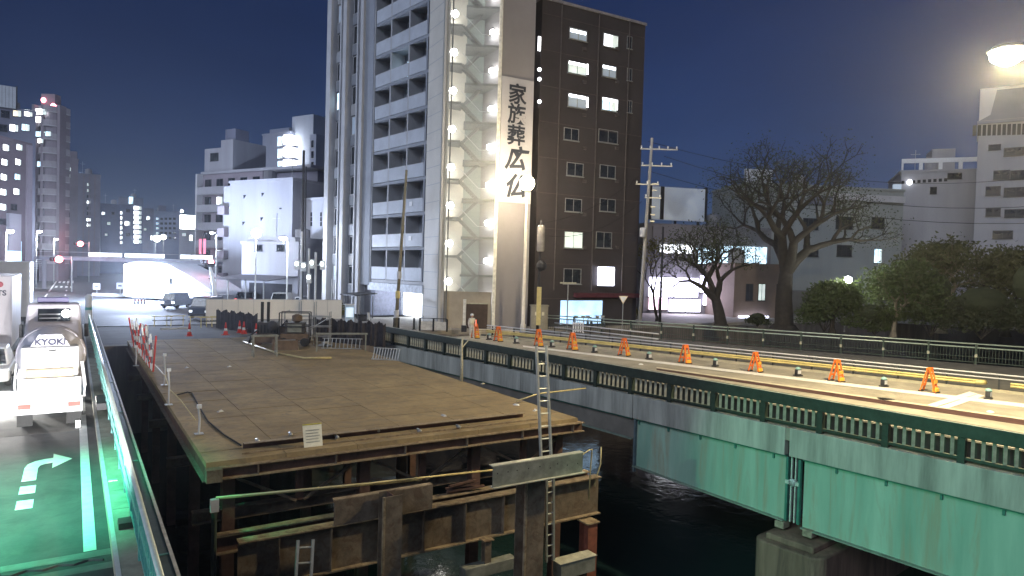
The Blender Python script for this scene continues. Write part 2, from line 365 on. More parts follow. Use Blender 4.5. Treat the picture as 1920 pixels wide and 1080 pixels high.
# concrete pier
pi = thing('bridge_pier', 'brown stained concrete bridge pier standing in the river', 'pier', (BR.o.x, BR.o.y, -6), BR.t)
pp = []
for cx, cy, a0 in ((1.6, -5.2, 90), (-.35, -5.2, 90)): pass
poly = []
for (cx, cy, a) in ((-.4, -5.25, 90), (-.4, -6.65, 180)):
    for k in range(6): t = math.radians(a+k*18); poly.append((cx+.45*math.cos(t), cy+.45*math.sin(t)))
poly += [(9, -7.1), (9, -4.8)]
PIERM = mat('pier_concrete', (.20, .13, .10), .9, 0, .4, 1.2, .4, streak=True, dirt=((.09, .06, .05), 1.5, .7))
MB().prism(poly, .0, 2.75).build('shaft', PIERM, pi, bevel=.06)
MB().prism([(x*1.0-.0, y) for x, y in [(-.55, -6.75), (9, -6.75), (9, -5.15), (-.55, -5.15)]], 2.75, 2.95).build('bearing_seat', PIERM, pi, bevel=.04)
for y in (5.5, 22): pass
# near parapet
pa = thing('bridge_parapet', 'dark green parapet with thick top beam and pale blade balusters on near bridge edge', 'parapet', (BR.o.x, BR.o.y, .42), BR.t)
MB().box(-.14, .12, -17, 23, .70, 1.07).build('top_beam', GRN, pa, bevel=.02)
MB().box(-.15, -.10, -17, 23, 1.073, 1.085).build('top_edge', mat('pale_top_edge', (.40, .42, .36), .6, 0, .3, 4), pa)  # thin paler strip along the beam's near top edge
MB().box(-.06, .06, -17, 23, .10, .17).build('bottom_rail', GRN, pa)
pm = MB().box(-.10, .08, -.09, .09, 0, .72).mesh('post', GRN)
fm = MB().box(-.045, .045, -.012, .012, .16, .71).mesh('blade', FIN)
for i in range(21): put('post', pm, pa, (0, -16.3+i*1.95, 0))
for i in range(20):
    for k in range(1, 8): put('blade', fm, pa, (0, -16.3+i*1.95+k*1.95/8, 0), -.75)
MB().box(.30, .55, -17, 23, .402-.42, .55).build('inner_upstand', mat('shaded_upstand', (.045, .05, .045), .8, 0, .3, 3), pa)  # kerb wall's shadow is put into its dark colour
# strips on the bridge road
def bstrip(nm, a, b, z, m, k0=.3, k1=.4, par=deck):
    """a, b = (px, y0, y1) at two columns; a painted or paved strip lying on the deck"""
    P = [W(a[0], a[1], z), W(b[0], b[1], z), W(b[0], b[2], z), W(a[0], a[2], z)]
    A0 = ext(P[1], P[0], k0); B0 = ext(P[0], P[1], k1); A1 = ext(P[2], P[3], k0); B1 = ext(P[3], P[2], k1)
    pl = [BR.l(q) for q in (A0, B0, B1, A1)]
    o = MB().prism(pl, z-.004, z).build(nm, m, par); return o
bstrip('lane_line', (1160, 672, 668.5), (1754, 743.5, 737.5), .409, PAINT, .45)
bstrip('dark_red_strip', (1231, 693.5, 690.5), (1754, 772, 764), .41, mat('dark_red_surface', (.05, .022, .02), .8, 0, .3, 3), 0, .5)  # dark red band along the near side of the deck
bstrip('edge_strip', (1231, 690, 688), (1754, 763.3, 761), .409, mat('pale_strip', (.5, .46, .36), .8, 0, .2, 3), 0, .5)
# crossing bars
for q in (((1739, 759), (1755, 762), (1833, 738), (1818, 734)), ((1760, 763), (1778, 765), (1846, 742), (1834, 738.5))):
    MB().prism([BR.l(W(x, y, .412)) for x, y in q], .409, .414).build('crossing_bar', PAINT, deck)
# repaired patches and an inspection cover on the bridge road
for q, c_ in ((((1290, 689), (1372, 699), (1392, 694.5), (1312, 685)), (.19, .175, .15)), (((1560, 722), (1610, 728), (1640, 721), (1592, 716)), (.24, .22, .185)), (((1120, 668), (1150, 671), (1160, 668.5), (1131, 665.6)), (.20, .185, .16))):
    MB().prism([BR.l(W(x, y, .404)) for x, y in q], .4005, .404).build('asphalt_patch', mat('patch_%d' % int(c_[0]*100), c_, .85, 0, .2, 2, .3), deck)
p = BR.l(W(1660, 748, .405)); MB().lathe([(.36, .4005), (.36, .407), (.30, .409)], 20, (p[0], p[1], 0)).build('inspection_cover', DARK, deck)
# studs
for x, y in ((1857, 772), (1202, 683)):
    p = BR.l(W(x, y, .42)); MB().lathe([(.13, 0), (.12, .03), (.05, .06)], 12, (p[0], p[1], .401)).build('road_stud', WHITE, deck)
# guard rail between road and footway
GA = W(1160, 657, .42); GB = W(1754, 722, .42)
class Line:
    def __init__(s, a, b): s.a = a; s.d = Vector((b.x-a.x, b.y-a.y, 0)); s.L = s.d.length; s.d.normalize(); s.rz = math.atan2(s.d.y, s.d.x)
gl = Line(GA, GB)
gr = thing('guard_rail', 'pale yellow guard rail with pipe top rails between road and footway', 'guard rail', (GA.x, GA.y, .40), gl.rz)
x0, x1 = -11, gl.L+1.55
MB().tube([(x0, 0, .80), (x1+9, 0, .80)], .035, 8).build('top_rail', PALEGR, gr, smooth=True)
MB().tube([(x0, 0, .62), (x1+9, 0, .62)], .03, 8).build('pipe_rail', PALEGR, gr, smooth=True)
prof = [(-.04, .28), (-.10, .33), (-.04, .38), (-.10, .44), (-.04, .49), (-.02, .49), (-.02, .28)]
MB().prism(prof, x0, x1, 'x').build('beam', YELB, gr)
MB().prism(prof, x1+1.3, x1+9, 'x').build('beam', YELB, gr)
MB().tube([(x1, -.05, .38), (x1+.25, .0, .38), (x1+.35, .2, .38)], .11, 8).build('beam_end', YELB, gr, smooth=True)
MB().box(x0, x1+9, -.1, .12, -.0, .12).build('kerb', mat('guard_kerb', (.42, .38, .28), .85, 0, .2, 2), gr)
pm = MB().box(-.04, .04, -.03, .05, .12, .80).mesh('post', DARK)
i = 0; x = x0+.5
while x < x1+9: put('post', pm, gr, (x, 0.04, 0)); x += 2.0
# footway behind it
fw = [BR.l(ext(GB, GA, .7)), BR.l(ext(GA, GB, .6)), BR.l(FB2), BR.l(FA2)]
MB().prism(fw, .402, .50).build('footway', mat('footway_paving', (.10, .10, .095), .85, 0, .3, 1.2, .2), br)
# far railing
fl_ = Line(FA2, FB2)
fr_ = thing('footbridge_railing', 'green twin-rail railing with thin bars along far side of bridge', 'railing', (FA2.x, FA2.y, .5), fl_.rz)
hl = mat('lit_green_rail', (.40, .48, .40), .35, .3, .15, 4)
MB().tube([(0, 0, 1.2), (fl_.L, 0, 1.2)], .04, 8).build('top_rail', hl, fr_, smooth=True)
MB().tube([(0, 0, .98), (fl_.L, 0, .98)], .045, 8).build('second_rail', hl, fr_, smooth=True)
MB().box(0, fl_.L, -.02, .02, .10, .15).build('bottom_rail', GRN, fr_)
MB().box(0, fl_.L, -.015, .015, .42, .45).build('middle_rail', GRN, fr_)
pm = MB().box(-.06, .06, -.05, .05, 0, 1.2).mesh('post', GRN)
pb = MB().box(-.012, .012, -.012, .012, .12, .97).mesh('bar', GRN)
n = int(fl_.L/2.4)
for i in range(n+1): put('post', pm, fr_, (i*2.4+.02, 0, 0))
cap = MB().box(-.07, .07, -.08, -.052, .42, .60).mesh('post_plate', FIN)
for i in range(n+1): put('post_plate', cap, fr_, (i*2.4+.02, 0, 0))
nb = min(290, int(fl_.L/.16))
for i in range(nb): put('bar', pb, fr_, (fl_.L-.08-i*.16, 0, 0))
# short pedestrian fence at the land end
PA = W(1035, 622, 1.25); PB = W(1330, 652, 1.25)
PA = W(1040, 606, 1.35); PB = W(1235, 627, 1.35); pl_ = Line(PA, PB)
pf = thing('pedestrian_fence', 'white pipe fence with two rails at land end of bridge footway', 'fence', (PA.x, PA.y, .5), pl_.rz)
for z in (.88, .55): MB().tube([(0, 0, z), (pl_.L, 0, z)], .04, 8).build('rail', PALEGR, pf, smooth=True)
for i in range(int(pl_.L/1.8)+1): MB().tube([(i*1.8, 0, 0), (i*1.8, 0, .9)], .035, 8).build('post', DARK, pf)
# orange A-frame barricades in a row
def barricade(px, py, label, k, rz):
    p = W(px, py, .41)
    t = thing('barricade', label, 'barricade', (p.x, p.y, .41), rz, 'orange barricades along the bridge road')
    t.scale = (random.uniform(.92, 1.1), random.uniform(.9, 1.15), random.uniform(.95, 1.05)); t.rotation_euler.y = random.uniform(-.05, .05)
    h = 1.02
    for s in (-1, 1):
        fr = MB()
        for q in (-.16, .16): fr.beam((q, s*.28, .02), (q*.75, s*.04, h), .07, .05)
        fr.box(-.17, .17, s*.20-.02, s*.20+.02, .28, .36); fr.box(-.13, .13, s*.06-.02, s*.06+.02, h-.12, h-.02)
        fr.build('frame', ORANGE, t)
    MB().box(-.15, .15, -.09, .09, h-.03, h+.05).build('hinge_cap', ORANGE, t, bevel=.02)
    MB().box(-.20, .20, -.34, -.24, 0, .05).build('foot', DARK, t)
    MB().box(-.20, .20, .24, .34, 0, .05).build('foot', DARK, t)
    MB().box(-.14, .14, -.25, -.22, .40, .56).build('reflector', mat('amber_reflector', (.8, .4, .06), .25), t)
    MB().box(-.16, .16, -.32, -.16, .05, .22).build('weight_bag', mat('yellow_weight', (.8, .42, .05), .7), t, bevel=.03)
    return t
ords = ['first', 'second', 'third', 'fourth', 'fifth', 'sixth', 'seventh', 'eighth', 'ninth', 'tenth', 'eleventh', 'twelfth']
for i, (x, y) in enumerate(((891, 634), (934, 640), (1010, 649), (1073, 656), (1170, 667), (1284, 681), (1416, 697), (1568, 715), (1742, 735))):
    barricade(x, y, f'orange A-frame barricade on bridge road, {ords[i]} counting from the tall building', i, random.uniform(-.2, .2)+.65)
for i, (x, y) in enumerate(((917, 637), (968, 644), (1035, 651), (1115, 661), (1217, 674), (1341, 687), (1496, 705), (1657, 725), (1853, 748))):
    p = W(x, y, .41)
    t = thing('warning_light', f'small dark blinker box with pale top, {ords[i]} from the tall building', 'warning light', (p.x, p.y, .41), .6+random.uniform(-.3, .3), 'blinker boxes between the barricades')
    MB().box(-.20, .20, -.13, .13, 0, .06).build('base', DARK, t, bevel=.01)
    MB().box(-.14, .14, -.09, .09, .06, .34).build('case', DARK, t, bevel=.02)
    MB().lathe([(.13, 0), (.13, .05), (.08, .10), (.01, .12)], 12, (0, 0, .34)).build('cap', mat('pale_teal_cap', (.30, .52, .48), .4), t, smooth=True)
    MB().box(-.10, .10, -.105, -.091, .12, .30).build('face_panel', PALEGR, t)
# streetlamps
street_lamp((D(981, 600, 52.5).x, 52.5, .42), 11.0, (0, 0), 'tall globe street lamp glowing in front of the sign wall', 18000, (1, .82, .52), (1, .85, .62), .58, style='globe', pr=.15, es=60, pole_mat=mat('pale_lamp_pole', (.66, .62, .54), .4, 0, .1, 3))
lp = D(1888, 138, 23)
street_lamp((lp.x+3.0, lp.y+1.6, .5), lp.z-.02, (-3.0, -1.6), 'bright warm street lamp on long arm above bridge end', 19000, (1, .80, .45), (1, .85, .6), .62, pr=.12, es=60)
# ================================================================ temporary steel work platform in the river
ZD = .40
wp = thing('work_platform', 'brown steel-plated work platform on beams in the middle of the river', 'platform', (0, 0, 0), rz_r)
L0, L1, S0, S1 = 2.75, 14.25, 17.75, 47.0
pw = (L1-L0)/6.0
pmesh = MB().box(.009, pw-.009, .009, .991, -.14, 0).mesh('deck_plate', DECKM)
rows = int(S1-S0)
for r_ in range(rows):
    for c in range(6):
        o = put('deck_plate', pmesh, wp, (L0+c*pw, S0+.02+r_, ZD+random.uniform(-.005, .005)))
        o.rotation_euler = (random.uniform(-.001, .001), random.uniform(-.0008, .0008), 0)
def rib(nm, p, q, h, w, m=RUST, **k): return MB().ibeam(p, q, h, w, **k).build(nm, m, wp)
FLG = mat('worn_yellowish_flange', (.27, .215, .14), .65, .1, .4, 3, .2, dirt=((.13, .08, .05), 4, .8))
# front edge beam with bright flanges
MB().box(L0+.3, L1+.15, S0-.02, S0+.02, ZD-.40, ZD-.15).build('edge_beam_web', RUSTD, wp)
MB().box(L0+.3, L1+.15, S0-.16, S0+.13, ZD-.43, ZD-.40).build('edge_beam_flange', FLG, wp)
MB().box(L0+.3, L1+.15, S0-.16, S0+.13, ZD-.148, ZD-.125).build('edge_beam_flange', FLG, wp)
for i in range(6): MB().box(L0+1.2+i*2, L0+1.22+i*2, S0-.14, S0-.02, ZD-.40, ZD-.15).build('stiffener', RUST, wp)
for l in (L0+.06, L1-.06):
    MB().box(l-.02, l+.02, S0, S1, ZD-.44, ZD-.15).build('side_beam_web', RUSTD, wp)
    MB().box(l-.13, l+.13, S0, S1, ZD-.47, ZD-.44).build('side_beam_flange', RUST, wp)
MB().box(L0-.02, L0+.34, S0-.26, S0+.02, ZD-.44, ZD-.13).build('corner_plate', RUST, wp)
# kerb channel laid along the front, pipe couplers on it
MB().box(L0+1.05, L1-1.6, S0+.95, S0+1.0, ZD, ZD+.14).build('kerb_channel_web', RUSTD, wp)
MB().box(L0+1.05, L1-1.6, S0+.82, S0+1.0, ZD+.141, ZD+.155).build('kerb_channel_lip', FLG, wp)
MB().box(L0+.9, L1-1.4, S0+.36, S0+.40, ZD+.008, ZD+.05).build('plate_strip', FLG, wp)
for x, y in ((483, 824), (545, 812), (632, 817), (708, 805), (786, 805), (860, 798)):
    p = W(x, y, ZD+.10); a, b_ = RD.l(p)
    t = thing('pipe_coupler', f'small steel pipe coupler on platform front, { {483: "nearest the plate corner", 545: "just left of the paper notice", 632: "just right of the paper notice", 708: "at mid edge", 786: "second closest to the ladder", 860: "closest to the ladder"}[x]}', 'coupler', RD.w(a, b_, ZD+.004), rz_r, 'pipe couplers along platform edge')
    MB().tube([(0, -.10, .07), (0, .14, .07)], .042, 10).build('sleeve', GALV, t, smooth=True)
    MB().box(-.05, .05, -.02, .04, 0, .07).build('clamp', GALV, t)
# under-structure: posts, cross bracing, lower beams
for s in (S0+.5, S0+6, S0+12, S0+18, S0+24):
    for l in (L0+.6, L0+4.2, L0+7.8, L0+11.0):
        MB().ibeam((l, s, -6), (l, s, ZD-.47), .30, .30, up=(0, 1, 0)).build('pile', RUSTD, wp)
    for k in range(3):
        a = L0+.6+k*3.6
        MB().beam((a+.2, s-.1, ZD-.6), (a+1.7, s-.1, -1.0), .07, .07).build('brace', RUST, wp)
        MB().beam((a+3.3, s-.1, ZD-.6), (a+1.9, s-.1, -1.0), .07, .07).build('brace', RUST, wp)
        MB().box(a+1.7, a+1.9, s-.12, s, -1.0, ZD-.5).build('hanger', RUSTD, wp)
    MB().ibeam((L0-.2, s+.2, -1.15), (L1, s+.2, -1.15), .30, .30).build('cross_beam', RUST, wp)
for l in (L0+2.3, L0+5.9, L0+9.4): MB().ibeam((l, S0, ZD-.31), (l, S1, ZD-.31), .30, .30).build('stringer', RUSTD, wp)
# pipe stretched along the front
def rope(nm, label, cat, pts, r, m, parent=None, n=6):
    o = MB().tube(pts, r, n).build(nm, m, parent, smooth=True)
    if label: tag(o, label, cat)
    return o
YP = mat('yellow_pipe', (.58, .50, .26), .5, .2, .2, 4)
pA = W(405, 933, -.35); pB = W(925, 881, -.35); sA = RD.l(pA); sB = RD.l(pB)
hp = thing('handrail_pipe', 'thin yellow-lit steel pipe running low across front of platform', 'pipe', RD.w(sA[0], 16.6, -.5), rz_r)
yA = 16.6
def on_s(px, py, s):            # sight line meets the upright plane y = s of the road frame
    d = ray(px, py); n_ = Vector((-RD.s, RD.c, 0)); k = s/n_.dot(d); return CAM+d*k
def loc_s(px, py, s): p = on_s(px, py, s); a = RD.l(p); return (a[0], a[1], p.z)
a = loc_s(405, 933, 16.6); b_ = loc_s(925, 881, 16.6)
hp.location = RD.w(a[0], 16.6, 0)
MB().tube([(0, 0, a[2]), ((b_[0]-a[0])/2, 0, (a[2]+b_[2])/2-.03), (b_[0]-a[0], 0, b_[2])], .028, 8).build('pipe', YP, hp, smooth=True)
MB().tube([(.1, .05, a[2]-.05), ((b_[0]-a[0])*.7, .06, (a[2]*.3+b_[2]*.7)-.09)], .02, 8).build('second_pipe', YP, hp, smooth=True)
MB().box(-.12, .06, -.06, .06, a[2]-.32, a[2]-.03).build('end_bracket', PALEGR, hp)
MB().tube([(-.03, 0, -5.5), (-.03, 0, a[2]-.2)], .06, 8).build('end_post', GRN, hp)
# big brown girders and posts in front
gd = thing('plate_girder', 'long rusty plate girder low in front of the platform', 'girder', RD.w(0, 16.3, 0), rz_r)
a = loc_s(446, 1007, 16.3); b_ = loc_s(980, 927, 16.3); c = loc_s(755, 1038, 16.3)
zt = (a[2]+b_[2])/2; zb = c[2]; le = loc_s(1120, 950, 16.3)[0]
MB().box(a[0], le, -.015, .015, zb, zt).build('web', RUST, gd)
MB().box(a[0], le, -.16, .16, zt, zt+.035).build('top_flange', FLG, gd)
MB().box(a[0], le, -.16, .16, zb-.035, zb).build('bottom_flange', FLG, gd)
for k in range(6): MB().box(a[0]+.9+k*1.25, a[0]+.92+k*1.25, -.14, -.015, zb, zt).build('stiffener', RUST, gd)
gd2 = thing('plate_girder', 'second rusty beam just behind and above the long girder', 'girder', RD.w(0, 17.2, 0), rz_r)
a2 = loc_s(403, 995, 17.2); b2 = loc_s(973, 911, 17.2); z2 = (a2[2]+b2[2])/2
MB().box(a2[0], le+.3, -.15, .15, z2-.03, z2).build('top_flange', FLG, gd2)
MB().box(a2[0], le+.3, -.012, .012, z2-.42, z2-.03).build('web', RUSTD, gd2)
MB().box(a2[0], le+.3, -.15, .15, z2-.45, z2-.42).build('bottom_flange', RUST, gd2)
def hpost(pxl, pxr, ytop, s, label):
    a = loc_s(pxl, ytop+60, s); b_ = loc_s(pxr, ytop+60, s); zt = loc_s((pxl+pxr)/2, ytop, s)[2]
    w_ = (b_[0]-a[0]); t = thing('steel_pile', label, 'pile', RD.w((a[0]+b_[0])/2, s, -6), rz_r)
    MB().box(-w_/2, w_/2, -.02, .015, 0, zt+6).build('front_flange', RUST, t)
    MB().box(-w_/2, w_/2, w_-.02, w_, 0, zt+6).build('rear_flange', RUST, t)
    MB().box(-.012, .012, .015, w_-.02, 0, zt+6).build('web', RUSTD, t)
    MB().box(-w_/2-.06, -w_/2-.005, -.03, .05, 0, zt+6).build('edge_angle', FLG, t)
    return a[0], b_[0], zt, t
a0, b0, z0, t0 = hpost(722, 753, 930, 14.9, 'rusty steel pile with brown cross plate at its head')
pA = loc_s(630, 940, 15.3); pB = loc_s(815, 917, 15.3); pz0 = loc_s(722, 972, 15.3)[2]; pz1 = loc_s(722, 927, 15.3)[2]
hb = thing('cross_head_plate', 'brown bolted cross plate behind head of the rusty pile', 'plate', RD.w(pA[0], 15.42, 0), rz_r)
MB().box(0, pB[0]-pA[0], -.02, .01, pz0, pz1).build('web', RUST, hb, bevel=.004)
MB().box(0, pB[0]-pA[0], -.02, .16, pz1+.002, pz1+.02).build('lip', FLG, hb)
MB().box(0, pB[0]-pA[0]+.15, -.02, .16, pz0-.02, pz0-.002).build('lip', FLG, hb)
a1, b1, z1, t1 = hpost(988, 1020, 895, 14.6, 'tall rusty steel pile beneath the grey channel and ladder')
pA = loc_s(922, 886, 14.4); pB = loc_s(1090, 866, 14.4); pz0 = loc_s(1005, 898, 14.4)[2]; pz1 = loc_s(1005, 862, 14.4)[2]
ch = thing('channel_beam', 'grey steel channel with bolt holes lying across top of tall pile', 'channel', RD.w(pA[0], 14.36, 0), rz_r)
cw = pB[0]-pA[0]
MB().box(0, cw, -.02, 0, pz0, pz1).build('web', GREYST, ch)
MB().box(0, cw+.05, -.02, .18, pz1+.002, pz1+.022).build('top_lip', mat('pale_channel_edge', (.46, .46, .38), .5, .2, .25, 4), ch)
MB().box(0, cw+.05, -.10, .12, pz0-.022, pz0-.002).build('bottom_lip', MATS['pale_channel_edge'], ch)
for k in range(9):
    x = .12+cw*.9*(k/8)+random.uniform(-.05, .05); z = pz0+random.choice((.12, .25, .33))
    MB().lathe([(.018, -.024), (.018, -.0205)], 8, (x, 0, z), 'y').build('bolt_hole', BLACK, ch)
# ladders
def ladder(label, P, Q, w_, n, m=ALUM, group=None):
    P = Vector(P); Q = Vector(Q); d = (Q-P); L = d.length; d.normalize()
    side = Vector((RD.c, RD.s, 0)); side = (side-d*side.dot(d)).normalized(); nrm = side.cross(d)
    t = thing('ladder', label, 'ladder', P, 0, group)
    for s in (-1, 1): MB().beam(side*s*w_/2, side*s*w_/2+d*L, .055, .075, nrm).build('stile', m, t)
    for k in range(n):
        c = d*(L*(k+.5)/n); MB().tube([c-side*w_/2, c+side*w_/2], .022, 6).build('rung', m, t)
    return t
def ps(px, py, s): return on_s(px, py, s)
ladder('long aluminium ladder leaning up past the grey channel to the parapet', ps(1024, 858, 15.1), ps(1015, 648, 15.6), .34, 9)
ladder('lower aluminium ladder hanging below the grey channel beside the tall pile', ps(1031, 1052, 15.0), ps(1031, 893, 15.0), .24, 8)
ladder('short aluminium ladder rising from below in front of the long girder', ps(568, 1100, 14.6), ps(573, 1012, 14.9), .33, 3)
# odds and ends below right: bent rods, red post, grey boxes
rope('bent_rod', 'thin bent steel rod hooked at platform corner beside grey channel', 'rod', [ps(1072, 868, 15.8), ps(1104, 844, 15.8), ps(1110, 842, 15.8), ps(1107, 880, 15.8), ps(1104, 937, 15.8)], .02, YP)
rope('bent_rod', 'short curved rod dangling at far end of rusty girder', 'rod', [ps(1127, 838, 16.2), ps(1126, 870, 16.2), ps(1118, 895, 16.2), ps(1115, 912, 16.2)], .02, YP)
o = thing('red_post', 'reddish brown steel post under right end of long girder', 'post', RD.w(loc_s(1103, 1000, 16)[0], 16, -6), rz_r)
MB().ibeam((0, 0, 0), (0, 0, loc_s(1103, 978, 16)[2]+6), .42, .36, up=(0, 1, 0)).build('shaft', mat('red_primer_steel', (.22, .075, .05), .7, 0, .35, 3), o)
MB().box(-.25, .25, -.25, .25, loc_s(1103, 978, 16)[2]+6, loc_s(1103, 978, 16)[2]+6.04).build('cap_plate', FLG, o)
o = thing('steel_box', 'grey steel channel box low by foot of hanging ladder', 'box', RD.w(loc_s(1060, 1060, 15.3)[0], 15.3, -6), rz_r)
z = loc_s(1060, 1050, 15.3)[2]+6
MB().box(-.3, .95, -.2, .2, z-.45, z).build('body', GREYST, o, bevel=.01); MB().box(-.35, 1.0, -.22, .22, z+.002, z+.02).build('lid', MATS['pale_channel_edge'], o)
MB().box(.6, .7, -.1, .1, 0, z-.45).build('leg', RUSTD, o); MB().box(-.1, .0, -.1, .1, 0, z-.45).build('leg', RUSTD, o)
o = thing('short_column', 'stubby brown steel column with cap plate under long girder', 'column', RD.w(loc_s(912, 1030, 15.9)[0], 15.9, -6), rz_r)
z = loc_s(912, 1012, 15.9)[2]+6
MB().ibeam((0, 0, 0), (0, 0, z), .2, .2, up=(0, 1, 0)).build('shaft', RUST, o); MB().box(-.16, .16, -.15, .15, z, z+.03).build('cap_plate', FLG, o)
MB().box(-.75, .9, -.16, .16, z-.95, z-.62).build('base_box', GREYST, o, bevel=.02)
o = thing('scrap_bundle', 'untidy bundle of dark timber and pipe lying on second rusty beam', 'bundle', RD.w(loc_s(870, 925, 17.2)[0], 17.2, z2), rz_r)
for k in range(5):
    MB().beam((-.5+random.uniform(-.1, .1), random.uniform(-.1, .1), .04+k*.055), (.45+random.uniform(-.2, .2), random.uniform(-.12, .12), .06+k*.055+random.uniform(-.02, .08)), .09, .05).build('stick', RUSTD, o)
# paper notice, rope and cable on the platform
a = loc_s(570, 838, S0+.34); b_ = loc_s(605, 835, S0+.34)
nt_ = thing('paper_notice', 'pale paper notice sheet taped upright on platform front edge', 'notice', RD.w(a[0], S0+.33, ZD), rz_r)
w_ = b_[0]-a[0]
PAPER = mat('paper', (.72, .72, .62), .8, 0, .08, 8)
MB().hexa([(0, 0, .0), (w_, 0, 0), (w_, .004, 0), (0, .004, 0), (-.01, .16, .56), (w_, .16, .56), (w_, .164, .56), (-.01, .164, .56)]).build('sheet', PAPER, nt_)
MB().box(-.01, w_, .15, .18, .565, .59).build('tape_strip', mat('yellow_tape', (.6, .55, .1), .6), nt_)
for k in range(5): MB().beam((.06, .028+.02*k, .13+.075*k), (w_-.07-.03*(k % 2), .028+.02*k, .13+.075*k), .004, .02).build('print_line', mat('print_grey', (.42, .43, .40), .8), nt_)
def gp(x, y, dz=.02): return W(x, y, ZD+dz)
rope('black_cable', 'black cable looping across left front of the platform', 'cable', [gp(333, 740), gp(352, 735), gp(360, 737), gp(372, 760), gp(390, 790), gp(420, 815), gp(452, 835)], .022, BLACK)
rope('edge_rope', 'pale rope strung along platform edge on thin stanchions', 'rope', [gp(278, 672, .1), gp(310, 705, .5), gp(318, 730, .5), gp(340, 752, .3), gp(366, 787, .25)], .018, YP)
for i, (x, y, h) in enumerate(((308, 708, 1.2), (316, 745, 1.2), (373, 800, .8), (255, 672, .9))):
    p = gp(x, y+14, 0); o = thing('stanchion', ['thin pale stanchion with clip halfway along platform edge', 'bent pale stanchion wrapped in cord beside platform edge', 'short pale stanchion near front corner of platform', 'thin stanchion below the striped pole fence'][i], 'stanchion', (p.x, p.y, ZD), rz_r, 'stanchions along platform edge')
    MB().tube([(0, 0, 0), (.02, .03, h*.5), (-.02, 0, h)], .03, 6).build('shaft', PALEGR, o); MB().box(-.06, .06, -.06, .06, h-.06, h+.04).build('clip', WHITE, o)
    MB().box(-.12, .12, -.12, .12, 0, .02).build('foot_plate', GALV, o)
p = gp(865, 715, 0)
o = thing('leaning_timber', 'crooked pale timber prop standing on platform edge against the parapet', 'timber', (p.x, p.y, ZD), rz_r)
MB().tube([(0, 0, 0), (.08, .15, .8), (.12, .28, 1.5), (.22, .40, 1.85)], [.07, .06, .055, .04], 7).build('trunk', FIN, o, smooth=True)
MB().tube([(.12, .28, 1.4), (.5, .35, 1.75)], [.035, .02], 6).build('branch', FIN, o)
rope('stay_bar', 'thin steel stay bar reaching from platform corner to bridge girder', 'bar', [gp(968, 752, .1), W(1010, 738, .7), on_s(1098, 728, 22)], .03, YP)
# litter on plates
for i, (x, y, c_) in enumerate(((968, 760, WHITE), (832, 780, PALEGR), (1003, 770, WHITE), (430, 688, WHITE), (350, 690, PALEGR), (413, 772, PALEGR), (905, 720, FIN))):
    p = gp(x, y, 0); o = thing('debris_scrap', f'small {["white rag near the stay bar", "grey scrap behind front edge", "white scrap by the ladder", "white scrap far across plates", "grey scrap by platform rope", "grey pebble near black cable", "beige scrap beside parapet side"][i]} on the platform', 'scrap', (p.x, p.y, ZD+.003), random.uniform(0, 3), 'scraps lying on the platform')
    MB().hexa([(-.12, -.05, 0), (.1, -.07, 0), (.13, .05, 0), (-.1, .06, 0), (-.07, -.03, .05), (.05, -.04, .04), (.06, .03, .06), (-.06, .03, .03)]).build('lump', c_, o)
# ================================================================ buildings
class Fac:
    """upright facade between two plan points; local x along it, y into the building, z up"""
    def __init__(s, p0, p1, zb=0):
        s.p0 = Vector((p0[0], p0[1], 0)); d = Vector((p1[0]-p0[0], p1[1]-p0[1], 0)); s.L = d.length; s.d = d.normalized()
        s.rz = math.atan2(d.y, d.x); s.n = Vector((-s.d.y, s.d.x, 0)); s.zb = zb; s.loc = Vector((p0[0], p0[1], zb))
    def uv(s, px, py, off=0):
        r_ = ray(px, py); k = (s.n.dot(s.p0-CAM)+off)/s.n.dot(r_); p = CAM+r_*k
        return (p-s.p0).dot(s.d), p.z-s.zb
WINC = {}
def win_me(w_, h, pane, fr, mull, deep=.05):
    key = (round(w_, 2), round(h, 2), pane.name, fr.name, mull)
    if key not in WINC:
        m = MB(); f = .06 if w_ > .8 else .04
        m.box(-w_/2-f, w_/2+f, -deep, .0, -h/2-f, -h/2); m.box(-w_/2-f, w_/2+f, -deep, .0, h/2, h/2+f)
        m.box(-w_/2-f, -w_/2, -deep, .0, -h/2, h/2); m.box(w_/2, w_/2+f, -deep, .0, -h/2, h/2)
        for k in range(mull): x = -w_/2+w_*(k+1)/(mull+1); m.box(x-.025, x+.025, -deep, 0, -h/2, h/2)
        m.box(-w_/2-f-.05, w_/2+f+.05, -deep-.09, 0, -h/2-f-.06, -h/2-f-.003)
        m.mat(1); m.box(-w_/2, w_/2, -.02, -.004, -h/2, h/2)
        if pane.name.startswith('lit') and w_ > .9:
            m.mat(2); cw_ = w_*(.22+.23*((len(WINC)*37) % 10)/10); m.box(w_/2-cw_, w_/2-.01, -.028, -.021, -h/2, h/2)
        WINC[key] = m.mesh('window', [fr, pane, MATS.get('lit_window_soft') or pane])
    return WINC[key]
def window(parent, u, z, w_, h, pane, fr=None, mull=1, y=-.002, loc0=(0, 0, 0), rz=0):
    o = put('window', win_me(w_, h, pane, fr or DARK, mull), parent)
    c, s = math.cos(rz), math.sin(rz); o.location = (loc0[0]+u*c-y*s, loc0[1]+u*s+y*c, loc0[2]+z); o.rotation_euler = (0, 0, rz); return o
LITW = emit('lit_window_white', (.92, .96, 1.0), 2.6, .5, .9); LITC = emit('lit_window_cool', (.62, .85, 1.0), 1.3, .5, 1.0)
LITS = emit('lit_window_soft', (.75, .85, .80), .55, .5, 1.0); LITY = emit('lit_window_warm', (1, .86, .6), 1.2, .5, 1.0); LITB = emit('lit_window_bright', (.95, .97, 1), 6)
DIMW = emit('dim_curtain_window', (.5, .6, .72), .10, .5, 1.2)

